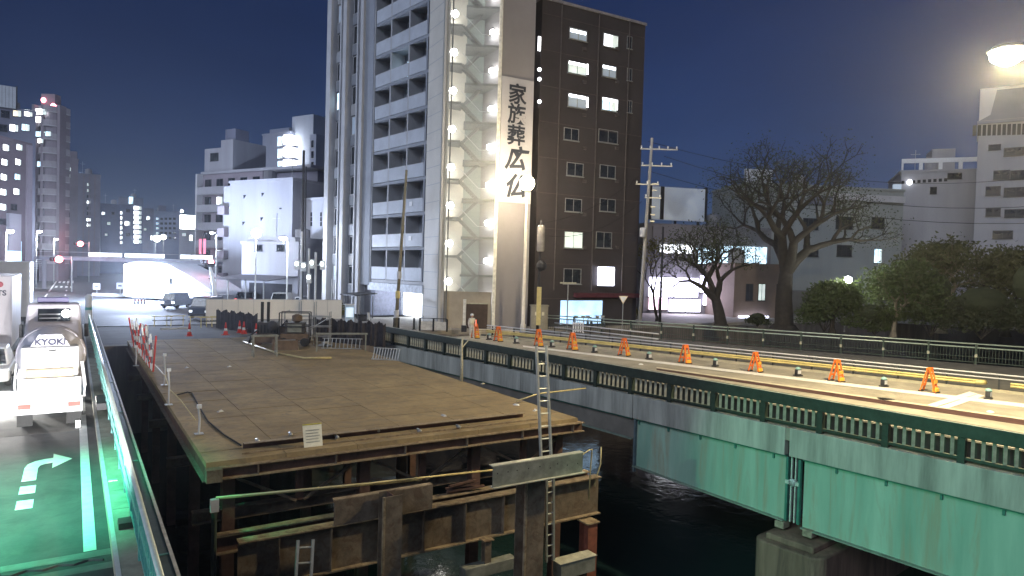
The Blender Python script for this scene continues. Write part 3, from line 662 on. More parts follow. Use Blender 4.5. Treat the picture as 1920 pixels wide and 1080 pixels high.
# ---------------------------------------------------------------- tall apartment tower
TZ = .42
P0 = D(611, 580, 74.5); P1 = D(793, 560, 60.0); P2 = D(818, 600, 57.2); P3 = D(824, 610, 55.2); P4 = D(924, 612, 55.6); P5 = D(988, 612, 57.2)
tw = thing('apartment_tower', 'tall grey apartment tower with balconies, lit open stairs and a funeral-hall sign', 'building', (P4.x, P4.y, TZ))
def tl(p): return (p.x-P4.x, p.y-P4.y, 0)
TWG = mat('grey_tower_tile', (.28, .30, .34), .7, 0, .12, .35, .05); TWP = mat('pale_tower_tile', (.44, .445, .46), .6, 0, .12, .5, .05)
TWD = mat('dark_tower_panel', (.13, .13, .145), .7, 0, .2, .5); BALP = mat('balcony_panel', (.48, .51, .56), .5, 0, .12, .6)
FL = Fac(P0, P1, TZ); TH = 46.0; fz = 3.11
lf = tl(P0)
def LP(mb, nm, m, par=tw, **k): return mb.build(nm, m, par, loc=lf, rz=FL.rz, **k)
def u_of(px, py=500): return FL.uv(px, py)[0]
# storey heights on this face: balcony rail tops read from the lowest row
zr0 = FL.uv(745, 502)[1]
ub = [u_of(695), u_of(724), u_of(757.5), u_of(791)]
# backing wall behind balconies and the ground-floor recess
LP(MB().box(ub[0], FL.L, 1.5, 16, 3.2, TH), 'core_wall', TWG)
LP(MB().box(-.2, ub[0], .42, 16, 0, TH), 'wing_wall', TWD)
LP(MB().box(ub[0]-.05, FL.L, 3.2, 16, 0, 3.2), 'ground_wall', mat('bright_shop_wall', (.72, .74, .78), .6, 0, .05, 1))
rows = 14
for k in range(rows):
    zt = zr0+k*fz; zs = zt-1.15
    LP(MB().box(ub[0], FL.L-.02, .02, 1.52, zs-.32, zs-.05), 'balcony_slab', TWP if k == 0 else TWG)
    for j in range(3):
        a, c = ub[j], ub[j+1]
        pn = LP(MB().box(a+.12, c-.12, .0, .06, zs-.0, zt), 'balcony_panel', BALP)
        MB().box(a+.1, c-.1, -.02, .08, zt+.003, zt+.05).build('cap_rail', PALEGR, pn)
        lit = (k == 6 and j == 1)
        window(tw, (a+c)/2, zs+1.12, (c-a)*.62, 2.05, LITC if lit else (GLASSB if (k+j) % 4 else GLASS), PALEGR, 1, 1.497, lf, FL.rz)
        LP(MB().box(c-.10, c+.10, .0, 1.5, zs-.05, zs+fz-.32), 'balcony_divider', TWP if j < 2 else TWG)
    if k in (1, 2): 
        LP(MB().box(ub[2]+.7, ub[2]+1.2, -.04, -.002, zt-.6, zt-.2), 'sheet', WHITE)
LP(MB().box(ub[0]-.15, ub[0]+.05, -.05, 1.5, 3.0, TH), 'edge_pier', TWP)
LP(MB().box(ub[0]-.4, FL.L, -.08, 1.6, zr0-2.25, zr0-1.5), 'podium_beam', mat('pale_podium', (.58, .61, .66), .5))
# fins and windows of the left wing
for a, c in ((610, 617.5), (640, 646), (672, 677.5)):
    LP(MB().box(u_of(a), u_of(c), -.35, .42, 0, TH), 'fin', TWP)
for a in (628, 659): LP(MB().box(u_of(a)-.12, u_of(a)+.12, .12, .42, 0, TH), 'mullion', TWP)
LP(MB().box(u_of(677.5), ub[0]-.15, -.1, .43, 3, TH), 'blank_wall', TWG)
for k in range(rows):
    z = FL.uv(660, 518)[1]+k*fz
    for j, px in enumerate((623, 635, 652, 667)):
        u = u_of(px); lit = LITC if (k == 6 and j == 0) else DIMW if (k * 5 + j) % 9 == 0 else GLASS
        window(tw, u, z+.1, .85, 1.75, lit, PALEGR, 0, .418, lf, FL.rz)
        LP(MB().box(u-.62, u+.62, .30, .418, z-1.95, z-.92), 'spandrel_panel', TWP if (k*3+j) % 5 == 0 else BALP if (k+j) % 4 == 0 else TWG)
for k in range(5): LP(MB().box(u_of(617)+.25+k*.55, u_of(617)+.37+k*.55, .2, .3, 0, 3.3), 'ground_louvre', TWP)
# ground floor: lit entrance
LP(MB().box(ub[0]+1.2, ub[2]+.6, 3.12, 3.19, .1, 2.7), 'lit_shop_window', emit('lit_shopfront', (.86, .92, 1), 5))
LP(MB().box(ub[2]+1.3, ub[2]+1.5, 1.2, 1.35, 0, 3.0), 'column', TWP)
LP(MB().box(ub[0]-.2, ub[0]+.6, .2, 3.2, 0, 3.1), 'column', mat('slate_blue_wall', (.16, .17, .23), .6))
# pale tiled corner pier
FP = Fac(P1, P2, TZ); cp = tl(P1)
MB().box(0, FP.L, 0, 3, 0, TH).build('corner_pier', mat('pale_corner_tile', (.56, .53, .47), .6, 0, .08, .4), tw, loc=cp, rz=FP.rz)
for k in range(30): MB().box(0, FP.L, -.012, -.002, 1.5+k*1.5, 1.53+k*1.5).build('tile_joint', TWG, tw, loc=cp, rz=FP.rz)
FQ = Fac(P2, P3, TZ); MB().box(0, FQ.L-.05, .02, .3, 0, TH).build('side_return', TWP, tw, loc=tl(P2), rz=FQ.rz)
# open stair tower behind thin vertical bars
FS = Fac(P3, P4, TZ); sl_ = tl(P3); SL = FS.L
def SP(mb, nm, m, par=tw, **k): return mb.build(nm, m, par, loc=sl_, rz=FS.rz, **k)
STW = mat('stair_wall', (.25, .29, .285), .7, 0, .12, .6); STD = mat('stair_steel', (.16, .165, .165), .5, .3, .2, 3)
SP(MB().box(-.1, SL, 2.9, 3.1, 0, TH), 'stair_back_wall', STW)
SP(MB().box(-.22, -.02, 0, 2.9, 0, TH), 'stair_side_wall', STW)
SP(MB().box(SL-.12, SL+.10, -.06, .16, 0, TH), 'corner_post', mat('white_post', (.72, .70, .62), .5))
SP(MB().box(-.16, .02, -.06, .1, 0, TH), 'corner_post', TWP)
SP(MB().box(.45, .55, -.04, .05, 0, TH), 'screen_post', STD)
zl = [FS.uv(880, y)[1] for y in (515, 442, 371)]; lz0 = zl[0]; lfz = (zl[2]-zl[0])/2
GLB = emit('stair_globe', (1, .98, .92), 30)
for k in range(-1, 13):
    z = lz0+k*lfz
    if z < .3: continue
    SP(MB().box(SL*.36, SL-.1, .3, 2.9, z-.18, z), 'landing', STD)
    SP(MB().box(0, SL*.30, .3, 2.9, z+lfz/2-.18, z+lfz/2), 'half_landing', STD)
    f1 = MB(); n_ = 9
    for q in range(n_):
        x = SL*.30+(SL*.36)*(q/n_); f1.box(x, x+SL*.04+.06, .45, 1.5, z+lfz/2-(lfz/2)*(q+1)/n_-.03, z+lfz/2-(lfz/2)*(q+1)/n_+.03)
    f1.beam((SL*.30, .42, z+lfz/2-.1), (SL*.66, .42, z-.1), .05, .22); f1.beam((SL*.30, 1.53, z+lfz/2-.1), (SL*.66, 1.53, z-.1), .05, .22)
    SP(f1, 'stair_flight', STD)
    f2 = MB(); f2.beam((SL*.30, 1.75, z+lfz/2-.1), (SL*.66, 1.75, z+lfz-.1), .05, .24)
    f2.hexa([(SL*.30, 1.8, z+lfz/2-.14), (SL*.30, 2.85, z+lfz/2-.14), (SL*.66, 2.85, z+lfz-.14), (SL*.66, 1.8, z+lfz-.14), (SL*.30, 1.8, z+lfz/2-.05), (SL*.30, 2.85, z+lfz/2-.05), (SL*.66, 2.85, z+lfz-.05), (SL*.66, 1.8, z+lfz-.05)])
    SP(f2, 'stair_flight', STD)
    SP(MB().tube([(SL*.30, .40, z+lfz/2+.85), (SL*.66, .40, z+.85), (SL-.15, .33, z+.85)], .03, 6), 'stair_handrail', PALEGR)
    za = FS.uv(843, 311)[1]+(k-3)*lfz
    zb_ = FS.uv(917, 345)[1]+(k-2)*lfz
    for u, zz, yy in ((SL*.14, za, .75), (SL*.86, zb_, .75)):
        g_ = SP(MB().ball((u, yy, zz), .30 if u < 2 else .25, 14), 'globe_lamp', GLB, smooth=True)
        SP(MB().lathe([(.08, .28), (.08, .42)], 8, (u, yy, zz)), 'lamp_fitting', STD)
    if -1 < k < 11:
        lo = FS.d*(SL*.18)+FS.n*1.6
        lamp_light('stair_light', (sl_[0]+lo.x, sl_[1]+lo.y, za-.35), 48, (.95, 1, .97), .3, tw)
        lo = FS.d*(SL*.80)+FS.n*1.4
        lamp_light('stair_light', (sl_[0]+lo.x, sl_[1]+lo.y, zb_-.1), 36, (.95, 1, .97), .3, tw)
bar = MB().box(-.012, .012, -.01, .01, 0, TH).mesh('screen_bar', mat('screen_steel', (.50, .52, .50), .5, .2, .1, 2))
nb_ = 60
for k in range(nb_):
    u = .1+(SL-.3)*k/(nb_-1); put('screen_bar', bar, tw, (sl_[0]+FS.d.x*u, sl_[1]+FS.d.y*u, 3.0), FS.rz)
SP(MB().box(.05, SL-.15, .18, .24, .0, 3.0), 'screen_wall', mat('warm_screen_wall', (.34, .30, .24), .7, 0, .15, .8))
SP(MB().box(2.05, SL-.45, .10, .17, .0, 2.0), 'stair_door', mat('dark_doorway', (.06, .04, .03), .6))
SP(MB().box(2.0, SL-.4, .06, .175, 2.0, 2.1), 'door_lintel', FIN)
# blank wall carrying the sign
FW = Fac(P4, P5, TZ); wl_ = tl(P4)
MB().box(.10, FW.L, 0, 9, 0, TH).build('sign_wall', mat('mauve_grey_wall', (.26, .245, .26), .75, 0, .1, .3), tw, loc=wl_, rz=FW.rz)
MB().box(.05, .13, -.1, -.002, 0, TH).build('corner_trim', mat('white_post', (.72, .70, .62), .5), tw, loc=wl_, rz=FW.rz)
zs1 = FW.uv(966, 147)[1]; zs0 = FW.uv(962, 380)[1]
sg = MB().box(.18, FW.L-.05, -.10, -.004, zs0, zs1).build('sign_board', mat('sign_white', (.46, .45, .48), .6, 0, .05, .5), tw, loc=wl_, rz=FW.rz)
INK = mat('sign_ink', (.025, .03, .045), .6)
def text_mesh(body, size, depth=.01, off=0.0, shear=0.0):
    c = bpy.data.curves.new('text', 'FONT'); c.body = body; c.size = size; c.extrude = depth; c.offset = off; c.shear = shear
    c.align_x = 'CENTER'; c.align_y = 'CENTER'; c.resolution_u = 3
    o = bpy.data.objects.new('text', c); COL.objects.link(o); bpy.context.view_layer.update()
    dg = bpy.context.evaluated_depsgraph_get(); me = bpy.data.meshes.new_from_object(o.evaluated_get(dg))
    bpy.data.objects.remove(o); bpy.data.curves.remove(c); return me
def letters(parent, body, u, y, z, size, m, nm='lettering', off=.0, rx=90, rz=0, sx=1, shear=0):
    me = text_mesh(body, size, .012, off, shear); me.materials.clear(); me.materials.append(m)
    o = put(nm, me, parent, (u, y, z)); o.rotation_euler = (math.radians(rx), 0, math.radians(rz)); o.scale = (sx, 1, 1); return o
for i, (ch_, y, s_) in enumerate((('家', 180, 1.75), ('族', 217, 1.75), ('葬', 257, 1.75), ('広', 300, 2.0), ('仏', 352, 2.0))):
    u, z = FW.uv(969-(i*1.3), y); letters(sg, ch_, u, -.13, z, s_, INK, off=.035 if i < 3 else .06, shear=.0 if i < 3 else .25)

# ---------------------------------------------------------------- dark brown apartment block
Q0 = D(1000, 600, 58.6); Q1 = D(1192, 600, 64.2)
FB_ = Fac(Q0, Q1, TZ)
db = thing('apartment_block', 'dark brown apartment block with a few lit windows beside the tower', 'building', FB_.loc, FB_.rz)
DBR = mat('dark_brown_tile', (.042, .036, .040), .7, 0, .2, .35, .05)
zt = FB_.uv(1110, 22)[1]
MB().box(0, FB_.L, 0, 14, 0, zt).build('wall', DBR, db)
MB().box(-.05, FB_.L+.1, -.12, 14.1, zt, zt+.22).build('roof', mat('parapet_cap', (.22, .21, .23), .6), db)
MB().box(.3, FB_.L*.62, 1.5, 9, zt+.22, zt+1.0).build('roof_house', DBR, db)
for (x, y, w_, h, m) in ((1084, 65, 36, 18, DIMW), (1145, 77, 32, 22, LITW), (1082, 128, 38, 20, LITS), (1142, 134, 30, 20, DIMW), (1082, 190, 38, 22, DIMW), (1142, 196, 32, 22, LITC),
        (1071, 252, 30, 20, GLASS), (1140, 256, 42, 22, GLASS), (1078, 318, 34, 22, GLASS), (1139, 322, 34, 22, GLASS), (1075, 385, 34, 22, GLASS), (1139, 385, 34, 22, GLASS), (1075, 450, 38, 28, LITS), (1132, 450, 34, 28, GLASS), (1073, 518, 36, 26, GLASS),
        (1180, 80, 10, 22, GLASS), (1180, 140, 10, 22, GLASS), (1180, 200, 10, 22, GLASS)):
    u, z = FB_.uv(x, y); k = 61.5/1275; window(db, u, z, w_*k*1.02, h*k, m, GALV, 1)
# bright strips of light showing above half-drawn blinds
for (x, y, w_) in ((1084, 60, 34), (1082, 120, 36), (1142, 127, 30), (1082, 181, 36), (1142, 187, 30)):
    u, z = FB_.uv(x, y); MB().box(u-w_*.024, u+w_*.024, -.035, -.026, z-.12, z+.12).build('blind_gap', LITB, db)
for (x, y) in ((1101, 130), (1101, 192), (1156, 197)):
    u, z = FB_.uv(x, y); MB().box(u-.1, u+.1, -.036, -.027, z-.45, z+.45).build('blind_gap', LITB, db)
for (x, y) in ((1011, 82),): u, z = FB_.uv(x, y); MB().box(u-.12, u+.12, -.05, -.003, z-.6, z+.6).build('stair_light_slot', LITB, db)
for y in (131, 149, 191): u, z = FB_.uv(1010, y); MB().ball((u, -.12, z), .16, 10).build('corridor_lamp', LITB, db)
for k in range(9):
    z = zt-1.2-k*3.05; MB().box(.1, FB_.L-.1, -.03, -.002, z, z+.06).build('floor_band', mat('brown_band', (.075, .06, .06), .7), db)
u, z = FB_.uv(1134, 518); sg2 = MB().box(u-.85, u+.85, -.35, -.02, z-.85, z+.85).build('light_box_sign', emit('sign_box_white', (.80, .82, 1.0), 7), db, bevel=.05)
MB().box(u-.92, u+.92, -.33, -.04, z-.92, z-.86).build('sign_frame', DARK, db); MB().box(u-.92, u+.92, -.33, -.04, z+.86, z+.92).build('sign_frame', DARK, db)
MB().box(FB_.uv(1075, 560)[0], FB_.L, -.6, -.01, 2.6, 3.0).build('canopy', mat('maroon_canopy', (.08, .02, .03), .6), db)
FBk = MB().box(FB_.uv(1050, 600)[0], FB_.uv(1128, 600)[0], -.04, -.004, .2, 2.3).build('lit_ground_window', emit('lit_ground_blue', (.45, .68, .95), 1.1, .35, .6), db)
for x in (1045, 1115, 1172):
    u = FB_.uv(x, 300)[0]; MB().tube([(u, -.09, 3.2), (u, -.09, zt)], .06, 8).build('drain_pipe', mat('brown_pipe', (.07, .06, .06), .5), db)
for i in range(7):
    for x in (1095, 1156):
        u, z = FB_.uv(x, 92+62*i); MB().box(u-.18, u+.18, -.16, -.01, z-.14, z+.14).build('vent_hood', MATS['brown_pipe'], db)
# parked bikes of shapes seen against that window are small things on the pavement
for i in range(5):
    p = FB_.p0+FB_.d*(FB_.uv(1065+i*13, 595)[0])-FB_.n*(1.2+.1*(i % 2))
    bk = thing('bicycle', f'parked bicycle silhouetted against blue shop window, {ords[i]} from the grey cabinet', 'bicycle', (p.x, p.y, TZ), FB_.rz+1.1+random.uniform(-.2, .2), 'bicycles by the blue window')
    for x in (-.5, .5):
        MB().lathe([(.30, -.012), (.33, 0), (.30, .012), (.29, 0)], 14, (x, 0, .33), 'y').build('wheel', BLACK, bk)
    MB().tube([(-.5, 0, .33), (-.12, 0, .3), (.35, 0, .85), (-.2, 0, .8), (-.12, 0, .3)], .018, 6).build('frame', GALV, bk)
    MB().tube([(.5, 0, .33), (.36, 0, .88), (.33, 0, 1.0)], .016, 6).build('fork', GALV, bk)
    MB().tube([(.3, -.27, 1.0), (.36, 0, 1.0), (.3, .27, 1.0)], .015, 6).build('handlebar', DARK, bk)
    MB().box(-.32, -.08, -.07, .07, .86, .92).build('saddle', BLACK, bk, bevel=.02)
    MB().box(.42, .72, -.16, .16, .78, 1.0).build('basket', GALV, bk)

# ---------------------------------------------------------------- generic block
def block(name, label, cat, px0, px1, ytop, d0, d1, wall, zb=0, depth=12, wins=(), group=None, fr=None, roofm=None, ybase=560):
    if d1 is None:
        q0 = D(px0, ybase, d0); vd = Vector((D((px0+px1)/2, ybase, d0).x, d0, 0)).normalized(); r_ = ray(px1, ybase); k_ = (q0.x*vd.x+q0.y*vd.y)/(r_.x*vd.x+r_.y*vd.y); d1 = r_.y*k_
    f = Fac(D(px0, ybase, d0), D(px1, ybase, d1), zb)
    t = thing(name, label, cat, f.loc, f.rz, group)
    zt = f.uv((px0+px1)/2, ytop)[1]
    MB().box(0, f.L, 0, depth, 0, zt).build('wall', wall, t)
    MB().box(-.15, f.L+.15, -.15, depth+.1, zt, zt+.35).build('roof', roofm or wall, t)
    k = (d0+d1)/2/1275
    rs = random.Random(int(px0*7+ytop))
    if f.L > 5:
        a = f.L*rs.uniform(.2, .7); q = min(depth*.5, 4); MB().lathe([(.9, zt+.35), (.95, zt+.5), (.95, zt+2.0), (.3, zt+2.3)], 12, (a, q, 0)).build('roof_tank', GREYW if 'grey_wall' in MATS else wall, t)
        a = f.L*rs.uniform(.1, .9); MB().tube([(a, q, zt+.3), (a, q, zt+4.2)], .05, 5).build('roof_aerial', GALV, t); MB().box(a-.7, a+.7, q-.03, q+.03, zt+3.5, zt+3.56).build('aerial_bar', GALV, t)
    for wn in wins:
        x, y, w_, h, m = wn[:5]; u, z = f.uv(x, y)
        if .1 < u < f.L-.05: window(t, u, z, w_*k, h*k, m, fr or DARK, wn[5] if len(wn) > 5 else 1)
    return t, f, zt
# ================================================================ buildings farther off, left of the tower
BROWN = mat('brown_tile_wall', (.13, .105, .12), .7, 0, .2, .25); MAUVE = mat('mauve_wall', (.25, .22, .25), .7, 0, .15, .2)
GREYW = mat('grey_wall', (.33, .33, .36), .75, 0, .15, .2, streak=True); SLATE = mat('slate_wall', (.17, .18, .24), .7, 0, .2, .15)
PALEW = mat('pale_wall', (.50, .50, .52), .75, 0, .12, .25, streak=True); NAVY = mat('navy_wall', (.10, .12, .19), .7, 0, .2, .1)
def cv(x, y): return (x/3.1775, y/3.1775+140)
# 1 brown block at left edge
ws = []
for x, y, lit in ((35, 435, LITB), (115, 433, LITW), (27, 522, LITB), (107, 521, LITB), (23, 611, LITB), (103, 609, LITC), (20, 700, LITB), (98, 697, LITB), (18, 789, LITB), (82, 789, GLASS), (15, 876, GLASS), (80, 876, GLASS)):
    X, Y = cv(x, y); ws.append((X, Y, 15, 10.5, lit))
t, f, zt = block('corner_block', 'dark brown block at photo edge with rows of lit windows', 'building', -60, 55, 258, 96, 108, BROWN, 0, 14, ws)
u = f.L; MB().box(u-1.0, u+.05, -.3, -.004, 0, zt).build('corner_pier', MAUVE, t)
a, z = f.uv(24, 440); MB().box(a-1.4, a+1.1, -.5, -.01, z-2.5, z+3.2).build('wall_sign', GREYW, t)
a, z = f.uv(24, 480); MB().box(a-1.2, a+1.2, -.45, -.02, z-2.3, z+2.3).build('lit_shop_sign', emit('pale_blue_sign', (.55, .85, 1), 1.0), t)
# 2 building behind it with a roof billboard
ws = [(x, y, 12, 12, m) for x, y, m in ((32, 212, LITY), (53, 212, LITB), (26, 240, LITB), (48, 239, LITC), (10, 214, GLASS), (6, 240, GLASS))]
t, f, zt = block('rear_block', 'tall shadowy block behind brown corner building, lit near its top', 'building', -60, 64, 203, 118, 124, SLATE, 0, 12, ws)
a, z = f.uv(2, 180); bbw = MB().box(a-2.6, a+2.1, -.2, .2, z-1.9, z+1.9).build('roof_billboard', mat('grey_billboard', (.48, .52, .55), .6, 0, .1, 1), t)
MB().box(a-2.9, a+2.35, -.15, .15, z-2.2, z-1.92).build('billboard_frame', DARK, t); MB().box(a+2.11, a+2.35, -.15, .15, z-1.92, z+2.1).build('billboard_frame', DARK, t)
for k in range(9): MB().box(a-2.4+k*.5, a-2.36+k*.5, -.23, -.205, z-1.8, z+1.8).build('billboard_rib', DARK, t)
for x in (-2.5, 0, 2.0): MB().box(a+x, a+x+.2, 0, .2, zt, z-1.9).build('billboard_leg', DARK, t)
# 3 round-fronted apartment tower with balcony bands
c0 = D(64, 480, 150); c1 = D(116, 480, 150); cc = (c0+c1)/2; R_ = (c1-c0).length/2
rt = thing('round_tower', 'round-fronted apartment tower with stacked balcony bands and red beacons', 'building', (cc.x, cc.y+R_*.6, 0))
zt = D(90, 200, 150).z
def ring(r, a0=180, a1=360, n=14): return [(r*math.cos(math.radians(a0+(a1-a0)*k/n)), r*math.sin(math.radians(a0+(a1-a0)*k/n))) for k in range(n+1)]
MB().prism(ring(R_*.86)+[(R_*.86, 1.2), (-R_*.86, 1.2)], 0, zt).build('wall', MAUVE, rt)
k = 0; z = 4.0
while z < zt-1:
    MB().prism(ring(R_)+[(R_, .6), (-R_, .6)], z, z+1.25).build('balcony_band', mat('balcony_band_paint', (.36, .33, .36), .6, 0, .15, .3), rt)
    MB().prism(ring(R_*1.02)+[(R_*1.02, .6), (-R_*1.02, .6)], z-.12, z-.002).build('slab_edge', PALEW, rt); z += 3.0
for x in (-R_*.9, -R_*.25, R_*.92): MB().box(x-.3, x+.3, -R_*.98, -R_*.30, 0, zt+.2).build('rib_column', MAUVE, rt)
MB().box(-R_*.8, R_*.2, -1, 1, zt, zt+3).build('roof_house', MAUVE, rt)
def rwin(px, py, w_, h, m):
    p = D(px, py, 150); x = p.x-cc.x; rr = R_*1.04; y = -math.sqrt(max(.01, rr*rr-x*x)); window(rt, x, p.z, w_, h, m, DARK, 1, y)
for x, y, w_, h, m in ((84, 212, 2.4, 1.2, LITB), (80, 226, 2.0, 1.2, LITB), (80, 253, 3.2, 1.1, LITC), (83, 266, 1.2, .9, LITB), (98, 253, 1.2, 1.0, LITC), (81, 309, 1.1, 1.1, LITC)): rwin(x, y, w_, h, m)
RED = emit('red_beacon', (1, .25, .3), 14)
for x, y in ((77, 186), (95, 197)):
    p = D(x, y, 150); MB().ball((p.x-cc.x, -R_*.3, p.z), .55, 10).build('beacon', RED, rt); MB().box(p.x-cc.x-.08, p.x-cc.x+.08, -R_*.3-.08, -R_*.3+.08, zt, p.z-.5).build('beacon_mast', DARK, rt)
# 4, 5 neighbours
ws = [(x, y, 9, 7, m) for x, y, m in ((127, 317, LITB), (126, 330, LITW), (124, 342, LITB), (124, 354, LITB), (112, 342, LITW), (112, 354, LITW), (113, 330, GLASS), (110, 379, LITW), (122, 379, GLASS), (122, 415, LITW), (112, 402, GLASS), (125, 402, GLASS), (125, 366, GLASS))]
t, f, zt = block('slim_block', 'slim mauve apartment block with four lit windows in two columns', 'building', 104, 144, 298, 180, None, MAUVE, 0, 10, ws)
a, z = f.uv(135, 292); MB().box(a-2, a+1.2, 2, 8, zt, z+1.5).build('roof_house', MAUVE, t)
ws = [(166, y, 5, 5, m) for y, m in ((346, LITS), (357, LITS), (379, LITW), (412, LITB), (422, LITW), (390, GLASS), (400, GLASS), (368, GLASS))]+[(145, 415, 9, 9, LITB)]
t, f, zt = block('plain_slab_block', 'plain grey slab block with one column of tiny windows', 'building', 144, 186, 328, 200, None, mat('grey_mauve_wall', (.24, .23, .28), .7, 0, .15, .2), 0, 12, ws)
for k in range(3): a = f.L*(.25+k*.25); MB().box(a-.2, a+.2, -.15, -.01, 0, zt).build('pilaster', MAUVE, t)
# 6-8 skyline
ws = [(194, 400, 5, 5, LITW), (204, 419, 5, 5, LITS), (212, 400, 4, 4, GLASS), (199, 440, 4, 4, LITS)]
block('low_block', 'low navy block between slab block and lit stair tower', 'building', 187, 224, 384, 240, None, NAVY, 0, 10, ws)
ws = [(258, 390+i*9.0, 12, 6, LITB) for i in range(8)]+[(226, 399+i*9.3, 6, 5, LITB if i != 6 else LITW) for i in range(7)]+[(239, 419, 8, 7, LITB), (240, 395, 6, 5, GLASS), (240, 440, 6, 5, GLASS)]
t, f, zt = block('stair_lit_tower', 'navy tower with a bright column of lit stair landings', 'building', 222, 266, 372, 260, None, NAVY, 0, 12, ws)
a, z = f.uv(236, 376); MB().box(a-2.4, a+3.2, -.15, -.01, z-1.5, z+1.2).build('crown_panel', SLATE, t); a, z = f.uv(245, 376); MB().box(a-.6, a+.8, -.3, -.16, z-1.2, z+1.4).build('lit_crown', LITC, t)
ws = [(278, 409, 5, 6, LITW), (272, 430, 4, 4, LITS), (285, 446, 5, 8, LITW)]
block('narrow_block', 'narrow navy block next to the lit stair tower', 'building', 266, 286, 392, 280, None, SLATE, 0, 8, ws)
ws = [(295+8*(i % 5), 410+9*(i//5), 4, 3.5, LITC if (i*7) % 5 == 0 else GLASS) for i in range(25)]
t, f, zt = block('wide_block', 'wide bluish far block with grid of small windows', 'building', 285, 338, 398, 300, None, mat('bluish_wall', (.22, .26, .36), .7, 0, .15, .1), 0, 12, ws)
a, z = f.uv(304, 392); MB().box(a-1.5, a+1.5, 1, 4, zt, zt+3).build('roof_house', SLATE, t)
t, f, zt = block('sign_block', 'small block carrying a blazing white rooftop sign', 'building', 334, 366, 432, 220, None, PALEW, 0, 8, [(345, 440, 6, 6, LITS), (358, 446, 5, 10, LITB)])
a, z = f.uv(353, 416); MB().box(a-2.4, a+2.3, -.2, .2, z-2.3, z+2.1).build('roof_sign', emit('blazing_sign', (.95, .97, 1), 14), t, bevel=.1); MB().box(a-2.0, a-1.8, 0, .2, zt, z-2.3).build('sign_leg', DARK, t); MB().box(a+1.8, a+2, 0, .2, zt, z-2.3).build('sign_leg', DARK, t)
a, z = f.uv(341, 396); MB().ball((a, 0, z), .5, 8).build('roof_lamp', LITB, t)
# 10 balcony block
d0, d1 = 128, 120
f = Fac(D(366, 560, d0), D(478, 560, d1), 0); bb_ = thing('balcony_block', 'mauve grey balcony block with penthouse box, red-lit at its foot', 'building', f.loc, f.rz)
zt = f.uv(430, 322)[1]
MB().box(0, f.L, 1.2, 14, 0, zt).build('wall', MAUVE, bb_)
MB().box(f.L, f.L+12, 2.5, 14, 0, zt-.4).build('rear_wing', mat('shadow_wall', (.16, .155, .19), .7, 0, .15, .2), bb_)
MB().box(-.2, f.L+12, .9, 14.2, zt, zt+.5).build('roof', GREYW, bb_)
zz = zt-2.4; i = 0
while zz > 2:
    MB().box(0, f.L, 0, 1.25, zz-1.5, zz-.1).build('balcony_front', GREYW, bb_)
    for k in range(5): window(bb_, f.L*(k+.5)/5, zz+.7, 1.7, 1.4, LITW if (i, k) in ((1, 1), (4, 1)) else GLASS, DARK, 1, 1.198)
    zz -= 3.3; i += 1
MB().box(-.3, .1, -.1, 1.3, 0, zt).build('edge_pier', PALEW, bb_)
a, z = f.uv(372, 277); b1_, z1_ = f.uv(424, 258)
MB().box(a-.2, f.uv(401, 277)[0], 1.5, 9, zt+.5, z).build('penthouse', GREYW, bb_); MB().box(f.uv(401, 277)[0]+.01, b1_, 1.5, 9, zt+.5, z1_).build('stair_house', GREYW, bb_)
MB().box(f.uv(405, 250)[0], f.uv(424, 250)[0], 2, 5, z1_, f.uv(415, 238)[1]).build('water_tank_frame', SLATE, bb_)
window(bb_, f.uv(389, 292)[0], f.uv(389, 292)[1], 2.2, 1.4, GLASS, DARK, 1, 1.498)
for x in (376, 384): a, z = f.uv(x, 462); MB().box(a-.3, a+.3, -.1, -.003, z-1.4, z+1.4).build('red_neon_strip', emit('red_neon', (1, .25, .4), .8), bb_)
# 11 blank pale block with triangular notches
t, f, zt = block('blank_wall_block', 'blank pale grey block with small triangular wall openings', 'building', 428, 545, 341, 98, 92, mat('blank_grey_wall', (.30, .30, .33), .75, 0, .15, .25, streak=True), 0, 12)
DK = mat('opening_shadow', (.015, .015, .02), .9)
for x, y in ((459, 369), (493, 365), (457, 419), (491, 411)):
    a, z = f.uv(x, y); MB().prism([(a-.3, z+.25), (a+.3, z+.25), (a-.2, z-.28)], -.03, -.003, 'y').build('wall_opening', DK, t)
a, z = f.uv(526, 391); MB().box(a-.2, a+.2, -.04, -.003, z-.1, z+.1).build('vent', DK, t)
MB().box(-1.6, -.05, .2, 3, 0, zt-.4).build('side_stair', GREYW, t)
for k in range(4): z = 2.5+k*3.2; MB().box(-1.9, -.4, -.6, .19, z, z+1.2).build('side_balcony', MAUVE, t)
t, f, zt = block('long_pale_block', 'long pale block with slim vertical slot windows beside the tower', 'building', 536, 625, 376, 96, 90, mat('long_pale_wall', (.40, .40, .43), .75, 0, .12, .25), 0, 12)
for x in (538, 556, 584, 602):
    for k in range(3): a, z = f.uv(x, 402+k*9); MB().box(a-.16, a+.16, -.04, -.003, z-.28, z+.28).build('slot_window', DK, t)
MB().box(f.uv(575, 450)[0], f.uv(604, 450)[0], -1.5, -.01, 0, f.uv(590, 450)[1]).build('annex', GREYW, t)
